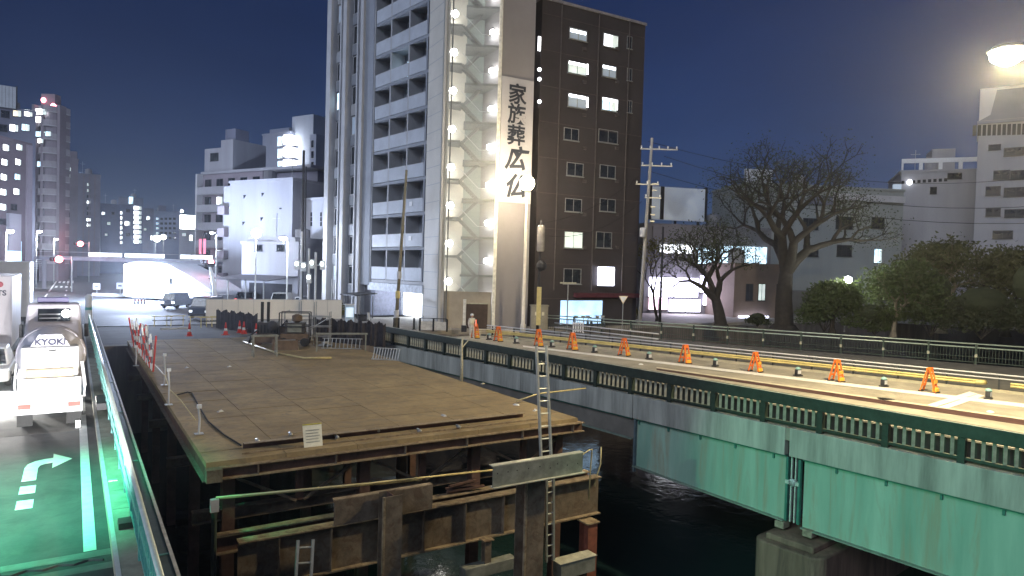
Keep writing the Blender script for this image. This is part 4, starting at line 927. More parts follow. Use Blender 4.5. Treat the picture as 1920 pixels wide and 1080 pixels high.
# low workshop with sheltered parking in front
t, f, zt = block('gabled_shop', 'low grey gabled shop with lean-to roof over parked cars', 'building', 452, 558, 458, 86, 82, GREYW, 0, 8)
a0_, z0_ = f.uv(452, 470); a1_, z1_ = f.uv(465, 446); a2_, z2_ = f.uv(552, 448); a3_, _ = f.uv(556, 470)
MB().prism([(a0_, z0_), (a1_, zt+.9), (a2_, zt+.9), (a3_, z0_)], .1, 7.5, 'y').build('gable', GREYW, t)
for x in (485, 526): a, z = f.uv(x, 465); window(t, a, z, 1.1, .7, GLASS, DARK, 1)
MB().hexa([(0, -5, 3.2), (f.L, -5, 3.2), (f.L, -.02, 3.7), (0, -.02, 3.7), (0, -5, 3.3), (f.L, -5, 3.3), (f.L, -.02, 3.8), (0, -.02, 3.8)]).build('lean_to_roof', mat('lean_to_sheet', (.10, .10, .12), .6), t)
for k in range(4): MB().box(.2+k*f.L/3.3, .32+k*f.L/3.3, -4.9, -4.8, 0, 3.2).build('lean_to_post', GALV, t)
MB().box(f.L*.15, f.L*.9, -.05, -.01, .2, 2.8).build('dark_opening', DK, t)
# 12 stepped tower with three blazing round-ended balconies
t, f, zt = block('stepped_tower', 'stepped bluish tower with three blazing stair landings high up', 'building', 487, 540, 252, 165, 160, mat('blue_grey_wall', (.30, .33, .42), .7, 0, .12, .15), 0, 14)
BG = MATS['blue_grey_wall']
a0_ = f.uv(540, 300)[0]; a1_ = f.uv(580, 300)[0]; a2_ = f.uv(592, 300)[0]
MB().box(a0_+.01, a1_, 1, 14, 0, f.uv(560, 215)[1]).build('lift_shaft', mat('pale_blue_wall', (.42, .46, .54), .7, 0, .1, .2), t)
MB().box(a1_+.01, a2_, 0, 14, 0, f.uv(585, 252)[1]).build('rear_wing', BG, t)
MB().box(f.uv(493, 240)[0], f.uv(530, 240)[0], 2, 12, zt+.35, f.uv(510, 246)[1]+1).build('setback', BG, t)
for y in (264, 287, 310):
    a, z = f.uv(549, y); MB().lathe([(.1, -1.3), (1.3, -1.0), (1.6, 0), (1.3, 1.0), (.1, 1.3)], 14, (a, -1.0, z)).build('lit_landing', LITB, t, smooth=True)
    MB().box(a-2, a+2, -1.9, -.02, z-1.75, z-1.45).build('landing_slab', SLATE, t)
    a, z = f.uv(525, y+1); window(t, a, z, 1.6, 2.2, LITC, WHITE, 1, -.01)
for y in (270, 290, 310, 332, 352):
    for x in (586,): a, z = f.uv(x, y); window(t, a, z, .8, 1.6, GLASS, PALEW, 0)
a, z = f.uv(555, 360); MB().box(a-1.1, a+1.2, .4, .95, z-.6, z+.6).build('lit_window_box', LITB, t)
# dark mast in front
mp = D(566, 470, 78)
ms = thing('dark_mast', 'tall dark pole with cable bundle standing before the stepped tower', 'pole', (mp.x, mp.y, 0)); hz = D(566, 282, 78).z
MB().tube([(0, 0, 0), (0, 0, hz)], [.24, .14], 8).build('shaft', DARK, ms); MB().tube([(.35, 0, 5), (.3, 0, hz*.9)], .09, 6).build('cable_bundle', DARK, ms)

# ---------------------------------------------------------------- footbridge over the far road
A = D(66, 484, 112); B = D(400, 492, 100); fb_ = Fac(A, B, 0)
fo = thing('footbridge', 'pedestrian footbridge spanning far road with lit white railing strips', 'footbridge', fb_.loc, fb_.rz)
zt = fb_.uv(230, 479)[1]; zb2 = fb_.uv(230, 491)[1]
MB().box(0, fb_.L, 0, 2.2, zb2, zb2+.45).build('deck_girder', mat('footbridge_paint', (.36, .38, .46), .5, 0, .15, .5), fo)
MB().box(0, fb_.L, -.12, -.01, zb2+.5, zb2+.62).build('lower_rail', PALEGR, fo)
SIG = emit('lit_rail_panel', (.92, .95, 1), 1.6)  # white rail panels, their brightness put in as emission
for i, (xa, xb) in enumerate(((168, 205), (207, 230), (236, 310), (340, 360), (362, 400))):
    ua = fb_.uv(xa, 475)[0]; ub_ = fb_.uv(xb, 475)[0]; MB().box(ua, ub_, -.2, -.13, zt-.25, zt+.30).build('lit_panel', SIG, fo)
MB().box(0, fb_.L, -.06, 0, zt+.31, zt+.37).build('top_rail', PALEGR, fo)
for u in (.6, fb_.L*.5+1, fb_.L-.6): MB().tube([(u, 1.1, 0), (u, 1.1, zb2)], .35, 10).build('pier', GREYW, fo)
for s_ in range(16): MB().box(-.2-s_*.42, .22-s_*.42, .2, 2.0, zb2-.1-s_*.3, zb2-.02-s_*.3).build('stair_tread', PALEGR, fo)
MB().beam((0, .15, zb2), (-6.9, .15, zb2-4.9), .1, .4).build('stair_stringer', PALEGR, fo)
# traffic signals
def signal(px, py, dep, label, col, r_=.35, watts=0, arm=None):
    p = D(px, py, dep); t = thing('traffic_signal', label, 'traffic signal', (p.x, p.y, 0))
    ax = arm or 2.2
    MB().tube([(ax, .5, 0), (ax, .5, p.z+.5)], .10, 8).build('pole', GALV, t); MB().tube([(ax, .5, p.z+.2), (0, .25, p.z+.1)], .06, 6).build('arm', GALV, t)
    MB().box(-.9, .9, 0, .25, p.z-.3, p.z+.3).build('housing', DARK, t, bevel=.05)
    for k, x in enumerate((-.58, 0, .58)):
        on = (k == 2 and col != 'g') or (k == 0 and col == 'g')
        m = emit('red_signal', (1, .2, .22), 25) if (on and col == 'r') else emit('green_signal', (.1, 1, .6), 12) if on else BLACK
        MB().ball((x, -.06, p.z), r_ if on else .2, 12).build('lens', m, t, smooth=True)
        MB().lathe([(.24, -.22), (.24, 0)], 10, (x, 0, p.z), 'y').build('visor', DARK, t)
    if watts: lamp_light('signal_light', (.5, -.9, p.z-.2), watts, (1, .15, .2), .3, t)
    return t
signal(104, 486, 104, 'red traffic signal at near end of the footbridge', 'r', .50, 160)
signal(146, 457, 150, 'red traffic signal standing beyond the footbridge', 'r', .55, 160)
signal(388, 491, 88, 'red traffic signal on pole at right end of footbridge', 'r', .32, 40, 1.0)
# ================================================================ right side: shops, blocks, trees, poles
BRW = mat('brownish_wall', (.16, .12, .10), .75, 0, .2, .3)
t, f, zt = block('lit_shop', 'grey shop building with blazing white signboards behind bare trees', 'building', 1205, 1440, 428, 84, 88, mat('shop_grey_wall', (.20, .195, .21), .7, 0, .15, .3), 0, 14, ybase=610)
SB = emit('shop_sign_white', (.80, .78, 1.0), 5, .35, .6); SBP = emit('shop_sign_pink', (1, .72, .85), 2.6, .4, .8)
for (xa, xb, ya, yb, m, nm) in ((1237, 1298, 460, 474, LITW, 'upper_window'), (1303, 1345, 466, 494, LITC, 'upper_window'), (1350, 1436, 464, 494, LITC, 'upper_window'), (1216, 1308, 522, 556, SB, 'signboard'), (1216, 1250, 557, 580, SBP, 'signboard'), (1312, 1438, 520, 548, SB, 'signboard'), (1254, 1312, 562, 584, SB, 'signboard'), (1318, 1370, 552, 572, SB, 'signboard'), (1376, 1436, 552, 580, LITW, 'shop_window')):
    a, z0_ = f.uv(xa, yb); b_, z1_ = f.uv(xb, ya); MB().box(a, b_, -.25, -.01, z0_, z1_).build(nm, m, t, bevel=.04)
    MB().box(a-.1, b_+.1, -.22, -.02, z0_-.12, z0_-.01).build('sign_frame', DARK, t)
    for q in range(1, 4 if 'window' in nm else 2): MB().box(a+(b_-a)*q/(4 if 'window' in nm else 2)-.05, a+(b_-a)*q/(4 if 'window' in nm else 2)+.05, -.29, -.255, z0_, z1_).build('mullion', DARK, t)
for x in (1222, 1300, 1372, 1438): a, z = f.uv(x, 560); MB().box(a-.2, a+.2, -.12, -.005, 0, zt).build('pilaster', MATS['shop_grey_wall'], t)
a, z0_ = f.uv(1240, 408); b_, z1_ = f.uv(1345, 350)
fr_m = emit('rooftop_sign_panel', (.75, .83, .95), .07, .9, .5)
rb = MB().box(a, b_, 3, 3.5, z0_, z1_).build('rooftop_sign', fr_m, t)
MB().box(a-.3, a-.01, 2.9, 3.6, z0_, z1_+.2).build('sign_post', DARK, t); MB().box(b_+.01, b_+.3, 2.9, 3.6, z0_, z1_+.2).build('sign_post', DARK, t); MB().box(a+1.2, a+1.6, 2.7, 2.99, z0_, z1_).build('sign_strut', DARK, t)
for x in (a+.5, (a+b_)/2, b_-.5): MB().box(x-.1, x+.1, 3.6, 3.9, zt+.35, z0_+1).build('sign_leg', DARK, t)
lamp_light('shop_light', (f.uv(1265, 540)[0], -2.5, f.uv(1265, 540)[1]), 900, (.80, .76, 1), 1.0, t)
lamp_light('shop_light', (f.uv(1395, 540)[0], -2.5, f.uv(1395, 540)[1]), 700, (.80, .80, 1), 1.0, t)
t, f, zt = block('brown_cafe', 'brownish two-storey house with curtained window behind the big tree', 'building', 1374, 1475, 500, 80, 82, BRW, 0, 8, [(1405, 548, 14, 30, GLASSB), (1428, 548, 14, 30, LITS), (1460, 548, 10, 30, GLASS)], ybase=610)
a, z0_ = f.uv(1380, 622); b_, z1_ = f.uv(1436, 592); MB().box(a, b_, -.6, -.3, .1, z1_).build('light_box_sign', emit('blue_white_sign', (.75, .78, 1), 6), t, bevel=.05)
ws = [(1583, 418, 34, 22, GLASS, 2), (1646, 480, 16, 26, LITC, 1), (1520, 420, 30, 20, GLASS, 2), (1520, 470, 30, 20, GLASS, 2), (1583, 470, 30, 20, GLASS, 2), (1646, 418, 26, 20, GLASS, 1)]
t, f, zt = block('grey_block', 'grey three-storey block with white rooftop panel behind the big tree', 'building', 1395, 1684, 352, 100, 104, mat('grey_green_wall', (.30, .32, .31), .75, 0, .15, .2, streak=True), 0, 12, ws, ybase=610)
a, z0_ = f.uv(1400, 356); b_, z1_ = f.uv(1452, 318); MB().box(a, b_, .5, 1, zt+.35, z1_).build('rooftop_panel', mat('pale_panel', (.60, .62, .66), .6), t)
a, z = f.uv(1560, 365); MB().box(a, f.L, -.4, -.02, z-.8, z+.2).build('fascia_band', PALEW, t); MB().box(a-4, a, -.3, -.02, z-1.6, z-.2).build('dark_band', SLATE, t)
for k in range(5): a, z = f.uv(1608+k*14, 575); MB().box(a-.42, a+.42, -.06, -.004, .6, z+1.5).build('shutter', mat('teal_shutter', (.30, .50, .52), .6), t)
t, f, zt = block('roof_frame_block', 'grey block with white open roof frame and small square vents', 'building', 1678, 1826, 322, 112, 108, GREYW, 0, 14, [(1750, 357, 10, 12, GLASS, 0), (1790, 330, 22, 10, GLASS, 1)], ybase=610)
zr = f.uv(1680, 303)[1]
MB().box(0, f.L, 0, .3, zr-.3, zr+.4).build('roof_frame_beam', WHITE, t)
for k in range(5): MB().box(f.L*k/4-.25 if k else 0, f.L*k/4+.25, 0, .3, zt+.35, zr-.3).build('roof_frame_post', WHITE, t)
MB().box(f.L*.45, f.L*.75, 4, 9, zt+.35, zr+2.5).build('plant_room', GREYW, t)
for k in range(9): a, z = f.uv(1693+k*10, 342-k*.6); MB().box(a-.22, a+.22, -.04, -.003, z-.25, z+.25).build('vent', DK, t)
a, z = f.uv(1705, 342); MB().ball((a, -.15, z), .42, 10).build('wall_lamp', LITB, t)
a, z0_ = f.uv(1672, 372); MB().box(a, a+1.2, -1, -.02, z0_, z0_+2.2).build('lit_sign', emit('dim_blue_sign', (.6, .7, .8), .25), t)
t, f, zt = block('slotted_tower', 'pale tower with vertical slot row under a sloped roof box', 'building', 1818, 2010, 226, 92, 86, GREYW, 0, 14, [(1865, 276, 18, 9, GLASS, 0), (1905, 284, 36, 14, GLASS, 1), (1878, 328, 24, 16, GLASS, 1), (1910, 328, 24, 16, GLASS, 1), (1862, 358, 22, 16, GLASS, 1), (1905, 360, 36, 16, GLASS, 1), (1862, 398, 22, 14, GLASS, 1), (1905, 400, 34, 14, GLASS, 1), (1880, 440, 30, 14, GLASS, 1)], ybase=610)
for k in range(12): a, z = f.uv(1827+k*9.3, 245-k*.3); MB().box(a-.19, a+.19, -.05, -.003, z-.72, z+.72).build('slot_window', DK, t)
z1_ = f.uv(1822, 166)[1]; u1 = f.uv(1850, 200)[0]
MB().box(0, f.L, .8, 10, zt+.35, z1_).build('roof_box', PALEW, t); a, z = f.uv(1855, 190)
MB().prism([(a-1.2, zt+.4), (a+.2, zt+1.2), (a+.8, z1_-.4), (a+4.5, z1_-.4), (a+4.5, zt+.4)], .6, .79, 'y').build('roof_slope', SLATE, t)
MB().box(-.1, f.L, -.25, -.02, zt-.1, zt+.3).build('string_course', SLATE, t)
t, f, zt = block('rear_row', 'dim row of low houses far behind the leafy trees', 'building', 1470, 1990, 560, 92, 76, mat('dim_house_wall', (.14, .14, .14), .8, 0, .2, .3), 0, 6, [(1830+i*18, 577, 10, 8, LITB) for i in range(4)]+[(1905, 580, 26, 14, LITS), (1520, 585, 26, 16, GLASS)], ybase=615)
lo = thing('flood_lamp', 'blazing white flood lamp shining between leaves of the trees', 'lamp', (D(1590, 525, 62.6).x, 62.6, .4)); z = D(1590, 525, 62.6).z-.4
MB().tube([(0, .3, 0), (0, .3, z)], .07, 8).build('pole', GALV, lo); MB().ball((0, 0, z), .34, 14).build('globe', emit('flood_globe', (1, 1, .95), 60), lo, smooth=True); lamp_light('flood_light', (0, -.1, z), 2200, (.95, 1, .85), .45, lo)

# ---------------------------------------------------------------- trees
LEAFD = mat('dark_leaf', (.060, .072, .034), .7, 0, .35, 1.2); LEAFG = mat('green_leaf', (.085, .115, .040), .65, 0, .4, 1.0); LEAFY = mat('olive_leaf', (.14, .13, .035), .65, 0, .35, 1.2)
def leafy(m, w_=.45):
    t = m.node_tree; b = t.nodes['Principled BSDF']; out = [n for n in t.nodes if n.type == 'OUTPUT_MATERIAL'][0]
    tr = t.nodes.new('ShaderNodeBsdfTranslucent'); ms = t.nodes.new('ShaderNodeMixShader'); ms.inputs[0].default_value = w_
    src = b.inputs['Base Color'].links[0].from_socket; t.links.new(src, tr.inputs[0]); t.links.new(b.outputs[0], ms.inputs[1]); t.links.new(tr.outputs[0], ms.inputs[2]); t.links.new(ms.outputs[0], out.inputs[0]); return m
for m_ in (LEAFD, LEAFG, LEAFY): leafy(m_)
BARK = mat('bark', (.030, .025, .021), .9, 0, .35, 3, .4); BARKL = mat('pale_bark', (.20, .17, .12), .9, 0, .3, 3, .3)
def rvec(): return Vector((random.uniform(-1, 1), random.uniform(-1, 1), random.uniform(-1, 1)))
def leafquads(mb, c, n, spread, size):
    for _ in range(n):
        p = c+rvec()*spread; a = rvec().normalized(); b_ = a.cross(rvec()).normalized(); s_ = size*random.uniform(.6, 1.3)
        mb.quad(p-a*s_-b_*s_*.5, p+a*s_*.2-b_*s_*.55, p+a*s_, p+b_*s_*.5-a*s_*.2)
def tree(label, base, h, spread, levels=6, r0=.4, leaves=3, lsize=.16, lm=None, bark=None, seed=1, lean=(0, 0), first=.3, forks=3, name='tree', updir=.25, lspread=.45, mids=True):
    random.seed(seed); t = thing(name, label, 'tree', base)
    tr = MB(); tips = []
    def grow(p, d, L, r_, lv):
        q = p+d*L*.5+rvec()*L*.07; e = q+(d+rvec()*.18).normalized()*L*.5
        n_ = 8 if lv > levels-2 else 5 if lv > 2 else 3
        tr.tube([p, q, e], [r_, r_*.85, r_*.70], n_, False)
        if mids and lv < levels-1: tips.append((q, lv))
        if lv == 0: tips.append((e, 0)); return
        nk = forks if lv == levels else random.choice((2, 2, 3))
        ph = random.uniform(0, 6.28); ax = (e-q).normalized(); s1 = ax.cross(Vector((.3, .2, 1)) if abs(ax.z) < .9 else Vector((1, 0, 0))).normalized(); s2 = ax.cross(s1)
        for k in range(nk):
            a = ph+6.28*k/nk+random.uniform(-.4, .4); sp = random.uniform(.45, .85)*spread
            nd = (ax+(s1*math.cos(a)+s2*math.sin(a))*sp+Vector((0, 0, updir))).normalized()
            grow(e, nd, L*random.uniform(.66, .86), r_*.62, lv-1)
    d0 = Vector((lean[0], lean[1], 1)).normalized()
    tr.tube([(0, 0, -.1), (0, 0, .35)], [r0*1.5, r0*1.1], 10, False)
    grow(Vector((0, 0, .3)), d0, h*first, r0, levels)
    tr.build('trunk', bark or BARK, t, smooth=True, fix=False)
    if leaves:
        lf_ = MB()
        for c, lv in tips: leafquads(lf_, c, leaves, lspread, lsize)
        lf_.build('crown', lm or LEAFD, t, fix=False)
    random.seed(seed+99); return t
def tb(px, py, z=.4): p = W(px, py, z); return (p.x, p.y, z)
tree('large spreading bare-branched tree rising darkly above the shops', (D(1470, 612, 66).x, 66, .4), 20, 1.2, 7, .95, 6, .10, LEAFD, BARK, 5, (-.06, 0), .24, 4, lspread=1.1)
tree('forked leaning tree silhouetted against the blazing shop signs', (D(1352, 605, 64).x, 64, .4), 14.5, 1.25, 7, .6, 3, .10, LEAFD, BARK, 12, (-.2, 0), .17, 3, lspread=.7)
tree('thin bare tree beside the utility pole', (D(1232, 600, 70).x, 70, .4), 8.5, 1.0, 5, .16, 3, .15, LEAFY, BARK, 21, (-.15, 0), .3, 3)
tree('leafy tree with flood lamp behind it', (D(1560, 625, 62).x, 62, .4), 8.5, 1.15, 6, .25, 10, .15, LEAFG, BARK, 31, (.05, 0), .13, 4, lspread=.8)
tree('leafy tree with pale forked trunk over the far railing', (D(1675, 628, 60).x, 60, .4), 11, 1.1, 6, .22, 10, .16, LEAFG, BARKL, 41, (.05, 0), .15, 4, lspread=.9)
tree('broad olive tree before the roof-frame block', (D(1765, 630, 66).x, 66, .4), 15.0, 1.15, 6, .38, 8, .19, leafy(mat('dull_leaf', (.095, .10, .042), .7, 0, .35, 1.2)), BARKL, 52, (-.05, 0), .16, 4, lspread=1.1)
tree('dark dense tree near the photo edge under the bright lamp', (D(1885, 630, 64).x, 64, .4), 13.0, 1.2, 6, .34, 8, .19, MATS['dull_leaf'], BARK, 63, (0, 0), .15, 4, lspread=1.1)
def bush(label, base, rx, ry, rz_, n, m, size=.10, name='bush', clip=False):
    t = thing(name, label, 'bush', base); mb = MB(); random.seed(int(abs(base[0])*100))
    lobes = [Vector((0, 0, 0))]+[Vector((random.uniform(-.6, .6), random.uniform(-.5, .5), random.uniform(-.35, .55))) for _ in range(1 if clip else 8)]
    for k in range(n):
        lb = lobes[k % len(lobes)]; v = rvec().normalized()*random.uniform(.45, 1.0)*(.95 if clip else .55 if k % len(lobes) else .7)+lb
        v = Vector((v.x*rx, v.y*ry, max(.02, rz_*.5+v.z*rz_*.5))); leafquads(mb, v, 1, .06, size)
    mb.build('foliage', m, t, fix=False)
    st = MB()
    for k in range(5): a = k*1.26; st.tube([(0, 0, 0), (rx*.4*math.cos(a), ry*.4*math.sin(a), rz_*.5), (rx*.7*math.cos(a), ry*.7*math.sin(a), rz_*.8)], [.05, .03, .015], 5)
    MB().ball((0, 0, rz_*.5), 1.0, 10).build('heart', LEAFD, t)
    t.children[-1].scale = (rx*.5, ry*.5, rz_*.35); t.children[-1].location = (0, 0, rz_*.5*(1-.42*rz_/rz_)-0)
    st.build('stem', BARK, t); return t
bush('round clipped yellow-green bush at foot of the tall tower', tb(612, 600, .1), 2.2, 1.6, 2.0, 3000, LEAFY, .12, clip=True)
bush('low bright bush under the triangular sign', tb(1175, 603), 1.5, 1.0, 1.9, 1400, LEAFY)
bush('small bush between blue window and triangular sign', tb(1138, 602), .9, .8, 1.3, 800, LEAFY)
bush('low green bush behind far railing near pale trunk', tb(1640, 628), 3.2, 1.4, 2.6, 3600, LEAFG, .13)
bush('dark hedge bush behind far railing near photo edge', tb(1840, 636), 4.4, 1.6, 3.6, 4200, LEAFD, .15)
bush('dark bush below the flood lamp', tb(1545, 622), 3.2, 1.4, 3.6, 4200, LEAFG, .13)
bush('tall loose shrub behind far railing under the broad olive tree', tb(1745, 632), 3.4, 1.4, 4.2, 4200, LEAFG, .14)
bush('tall loose shrub at photo edge behind the far railing', tb(1925, 640), 3.0, 1.4, 4.6, 3600, LEAFD, .15)
bush('low shrub left of the thick tree trunk', tb(1420, 612), 1.6, 1.0, 1.5, 1400, LEAFD, .11)
bush('tiny twiggy plant in planter before tower pier', tb(802, 606), .35, .3, .8, 120, LEAFY, .09)

# ---------------------------------------------------------------- poles and wires
def upole(px, ybase, dep, ytop, label, lean=0, r_=.17, arms=(), m=None, zb=.4, extra=True):
    p = D(px, ybase, dep); h = D(px, ytop, dep).z-zb
    t = thing('utility_pole', label, 'utility pole', (p.x, p.y, zb))
    MB().tube([(0, 0, 0), (lean*.5*h, 0, h*.5), (lean*h, 0, h)], [r_, r_*.85, r_*.65], 10).build('shaft', m or CONC, t, smooth=True)
    for z, a0, a1 in arms:
        c = MB().box(lean*z+a0, lean*z+a1, -.06, .06, z-.05, z+.05).build('crossarm', GALV, t)
        n_ = max(2, int((a1-a0)/.8)+1)
        for k in range(n_):
            x = lean*z+a0+.1+(a1-a0-.2)*k/(n_-1); MB().lathe([(.03, 0), (.07, .08), (.05, .14), (.08, .2), (.03, .26)], 8, (x, 0, z+.05)).build('insulator', WHITE, t)
    return t, h
up, hh = upole(1199, 600, 62, 258, 'concrete utility pole with crossarms in front of brown block edge', .035, .19, ((16.2, -1.0, 2.4), (14.7, -.8, 2.0), (13.0, -1.2, .9), (11.8, -.3, 1.2)))
MB().lathe([(.24, 0), (.28, .05), (.28, .75), (.2, .85)], 12, (-.25+.2, -.45, 8.2)).build('transformer', PALEGR, up, smooth=True)
for k, z in enumerate((13.0, 12.4, 10.9, 10.2, 9.6)): MB().box(.3+.035*z, .7+.035*z, -.15, -.05, z, z+.12).build('bracket', GALV, up)
upole(1237, 602, 66, 425, 'dark slim pole in front of the blazing shop signs', .004, .14, (), DARK)
tp, hh = upole(741, 625, 49, 318, 'slender leaning pole standing before the tower balconies', .045, .13, (), mat('weathered_pole', (.22, .20, .14), .7, 0, .3, 2), .42)
for k in range(3): MB().lathe([(.15, 0), (.17, .04), (.17, .5), (.15, .54)], 10, (.045*(1.2+k*1.4), 0, 1.2+k*1.4)).build('sleeve', PALEGR if k != 1 else YELB, tp)
sp_, hh = upole(1008, 605, 53.5, 412, 'pole with grey drum and yellow guard by the electric cabinet', .006, .12, (), DARK, .42)
MB().lathe([(.24, 0), (.30, .1), (.30, 1.9), (.22, 2.05)], 12, (.05, -.35, hh-2.5)).build('drum', mat('drum_grey', (.36, .33, .30), .6), sp_, smooth=True)
MB().box(-.13, .22, -.3, -.14, .6, 3.6).build('cable_guard', YELB, sp_)
MB().ball((.15, -.5, hh-3.6), .42, 10).build('cable_coil', DARK, sp_)
def wire(label, a, b_, sag, r_=.025, m=None):
    a = Vector(a); b_ = Vector(b_); pts = [a.lerp(b_, k/12)-Vector((0, 0, sag*4*(k/12)*(1-k/12))) for k in range(13)]
    o = MB().tube(pts, r_, 5).build('overhead_wire', m or BLACK, None); tag(o, label, 'wire', 'overhead wires'); return o
wire('overhead wire highest of those running off from the utility pole', D(1215, 265, 62), D(1960, 330, 70), 2.0)
wire('overhead wire second of those crossing before the roof-frame block', D(1245, 293, 62), D(1960, 385, 62), 1.8)
wire('overhead wire lowest crossing before the slotted tower', D(1215, 320, 62), D(1960, 418, 56), 1.5)
wire('overhead wire from utility pole across the brown block to lamp', D(1198, 330, 62), D(1008, 420, 53.5), .8, .02)
wire('overhead wire slack between utility pole and grey drum pole', D(1203, 378, 62), D(1010, 440, 53.5), 1.2, .02)
tp_ = thing('sign_post', 'slim T-shaped sign post in front of brown block', 'sign post', (D(1063, 610, 55).x, 55, .42)); z = D(1063, 532, 55).z-.42
MB().tube([(0, 0, 0), (0, 0, z)], .05, 8).build('shaft', GALV, tp_); MB().box(-.65, .65, -.06, .06, z, z+.12).build('cross_bar', FIN, tp_)
ts = thing('triangle_sign', 'small inverted triangular road sign above the bright bush', 'road sign', (D(1167, 610, 56).x, 56, .42)); z = D(1167, 563, 56).z-.42
MB().tube([(0, .04, 0), (0, .04, z)], .035, 8).build('post', GALV, ts); MB().prism([(-.38, z+.35), (.38, z+.35), (0, z-.32)], -.03, -.0, 'y').build('plate', mat('sign_yellow_white', (.72, .60, .40), .5), ts); MB().prism([(-.28, z+.29), (.28, z+.29), (0, z-.2)], -.04, -.031, 'y').build('face', WHITE, ts)
# electric cabinet
p = W(1010, 620, .42)
ec = thing('electric_cabinet', 'grey roadside electric cabinet with two doors beside lamp post', 'cabinet', (p.x, p.y, .42), .1)
MB().box(-.75, .75, -.3, .4, 0, .12).build('plinth', CONC, ec); MB().box(-.7, .7, -.25, .35, .12, 2.0).build('case', mat('cabinet_grey', (.30, .28, .23), .6, 0, .15, 2), ec, bevel=.02)
MB().box(-.76, .76, -.32, .42, 2.0, 2.1).build('roof', MATS['cabinet_grey'], ec, bevel=.02)
for s_ in (-1, 1):
    dd = MB().box(.03*s_ if s_ > 0 else -.66, .66 if s_ > 0 else -.03, -.275, -.252, .2, 1.93).build('door', MATS['cabinet_grey'], ec); MB().box(s_*.28-.1, s_*.28+.1, -.285, -.277, 1.25, 1.55).build('notice', mat('pale_label', (.70, .66, .52), .6), dd)
    MB().box(s_*.1-.02, s_*.1+.02, -.30, -.277, .95, 1.1).build('handle', DARK, dd)
p = W(1083, 624, .5); wf = thing('plastic_barrier', 'small white slatted plastic barrier behind the guard rail', 'barrier', (p.x, p.y, .5), .1)
for k in range(5): MB().box(-.4+k*.19, -.3+k*.19, -.02, .02, .05, .85).build('slat', WHITE, wf)
MB().box(-.42, .48, .021, .05, .7, .78).build('rail', WHITE, wf); MB().box(-.42, .48, .021, .05, .15, .23).build('rail', WHITE, wf)
for x in (-.4, .42): MB().box(x, x+.06, -.2, .2, 0, .05).build('foot', WHITE, wf)
# ================================================================ far-bank site: hoarding, tarpaulin, machines, cones
def on_line(a, b_, n_): return [a.lerp(b_, k/n_) for k in range(n_+1)]
HA = D(386, 585, 57); HB = D(640, 600, 62)
ha = Fac((HA.x, HA.y), (HB.x, HB.y), 0); ho = thing('site_hoarding', 'pale low site hoarding of flat panels glowing warm behind the machines', 'hoarding', ha.loc, ha.rz)
zt = ha.uv(500, 562)[1]; n_ = 9; pnl = MB().box(.015, ha.L/n_-.015, -.03, .03, .05, zt).mesh('panel', mat('hoarding_cream', (.84, .80, .72), .6, 0, .06, .6))
for k in range(n_): put('panel', pnl, ho, (ha.L*k/n_, 0, 0))
for k in range(n_+1): MB().box(ha.L*k/n_-.03, ha.L*k/n_+.03, .05, .12, 0, zt).build('post', GALV, ho)
MB().box(0, ha.L, -.05, .05, zt, zt+.05).build('cap', PALEGR, ho)
def sheet(label, pxa, ya, pxb, yb, da, db_, h, n_=48, seed=3):
    random.seed(seed); A_ = D(pxa, ya, da); B_ = D(pxb, yb, db_); f = Fac((A_.x, A_.y), (B_.x, B_.y), 0)
    t = thing('tarpaulin_fence', label, 'fence', (A_.x, A_.y, ZD), f.rz); mb = MB(); L = f.L
    for k in range(n_):
        x0 = L*k/n_; x1 = L*(k+1)/n_
        def yy(i): return .07*math.sin(i*1.9)+.05*math.sin(i*.7+1)
        def zz(i): return h+.09*math.sin(i*.83)+.05*math.sin(i*2.3+seed)
        for s_ in (0, .012):
            mb.quad((x0, yy(k)+s_, .02), (x1, yy(k+1)+s_, .02), (x1, yy(k+1)*.6+s_, zz(k+1)), (x0, yy(k)*.6+s_, zz(k)))
    mb.build('sheet', TARP, t, smooth=True, fix=False)
    for k in range(int(L/2)+1): MB().tube([(k*2, .12, 0), (k*2, .12, h*.95)], .03, 6).build('post', GALV, t)
    return t
sheet('dark corrugated tarpaulin fence behind the cones', 404, 628, 482, 632, 50, 46.5, 1.35, 40, 3)
sheet('dark drooping tarpaulin fence running to the parapet end', 585, 648, 722, 655, 43.5, 41.0, 1.45, 60, 8)
def cone(px, py, label, h=.72):
    p = W(px, py, ZD); t = thing('traffic_cone', label, 'traffic cone', (p.x, p.y, ZD), random.uniform(0, 3), 'traffic cones on far platform')
    MB().box(-.2, .2, -.2, .2, 0, .04).build('base', REDM, t, bevel=.01)
    pr = [(.155, .04), (.115, .27), (.114, .271), (.085, .45), (.084, .451), (.03, h)]
    MB().lathe(pr[:2], 14).build('body', REDM, t, smooth=True); MB().lathe([(.115, .272), (.088, .445)], 14).build('band', WHITE, t, smooth=True); MB().lathe([(.088, .447), (.03, h)], 14).build('tip', REDM, t, smooth=True)
    return t
for i, (x, y) in enumerate(((355, 630), (423, 628), (449, 624), (457, 626), (466, 624), (480, 630))):
    cone(x, y, ['red cone standing alone farthest along the platform', 'red cone with white band before the tarpaulin', 'first red cone of the clustered four', 'second red cone of the clustered four', 'third red cone of the clustered four', 'red cone touching the dark machine'][i], .85)
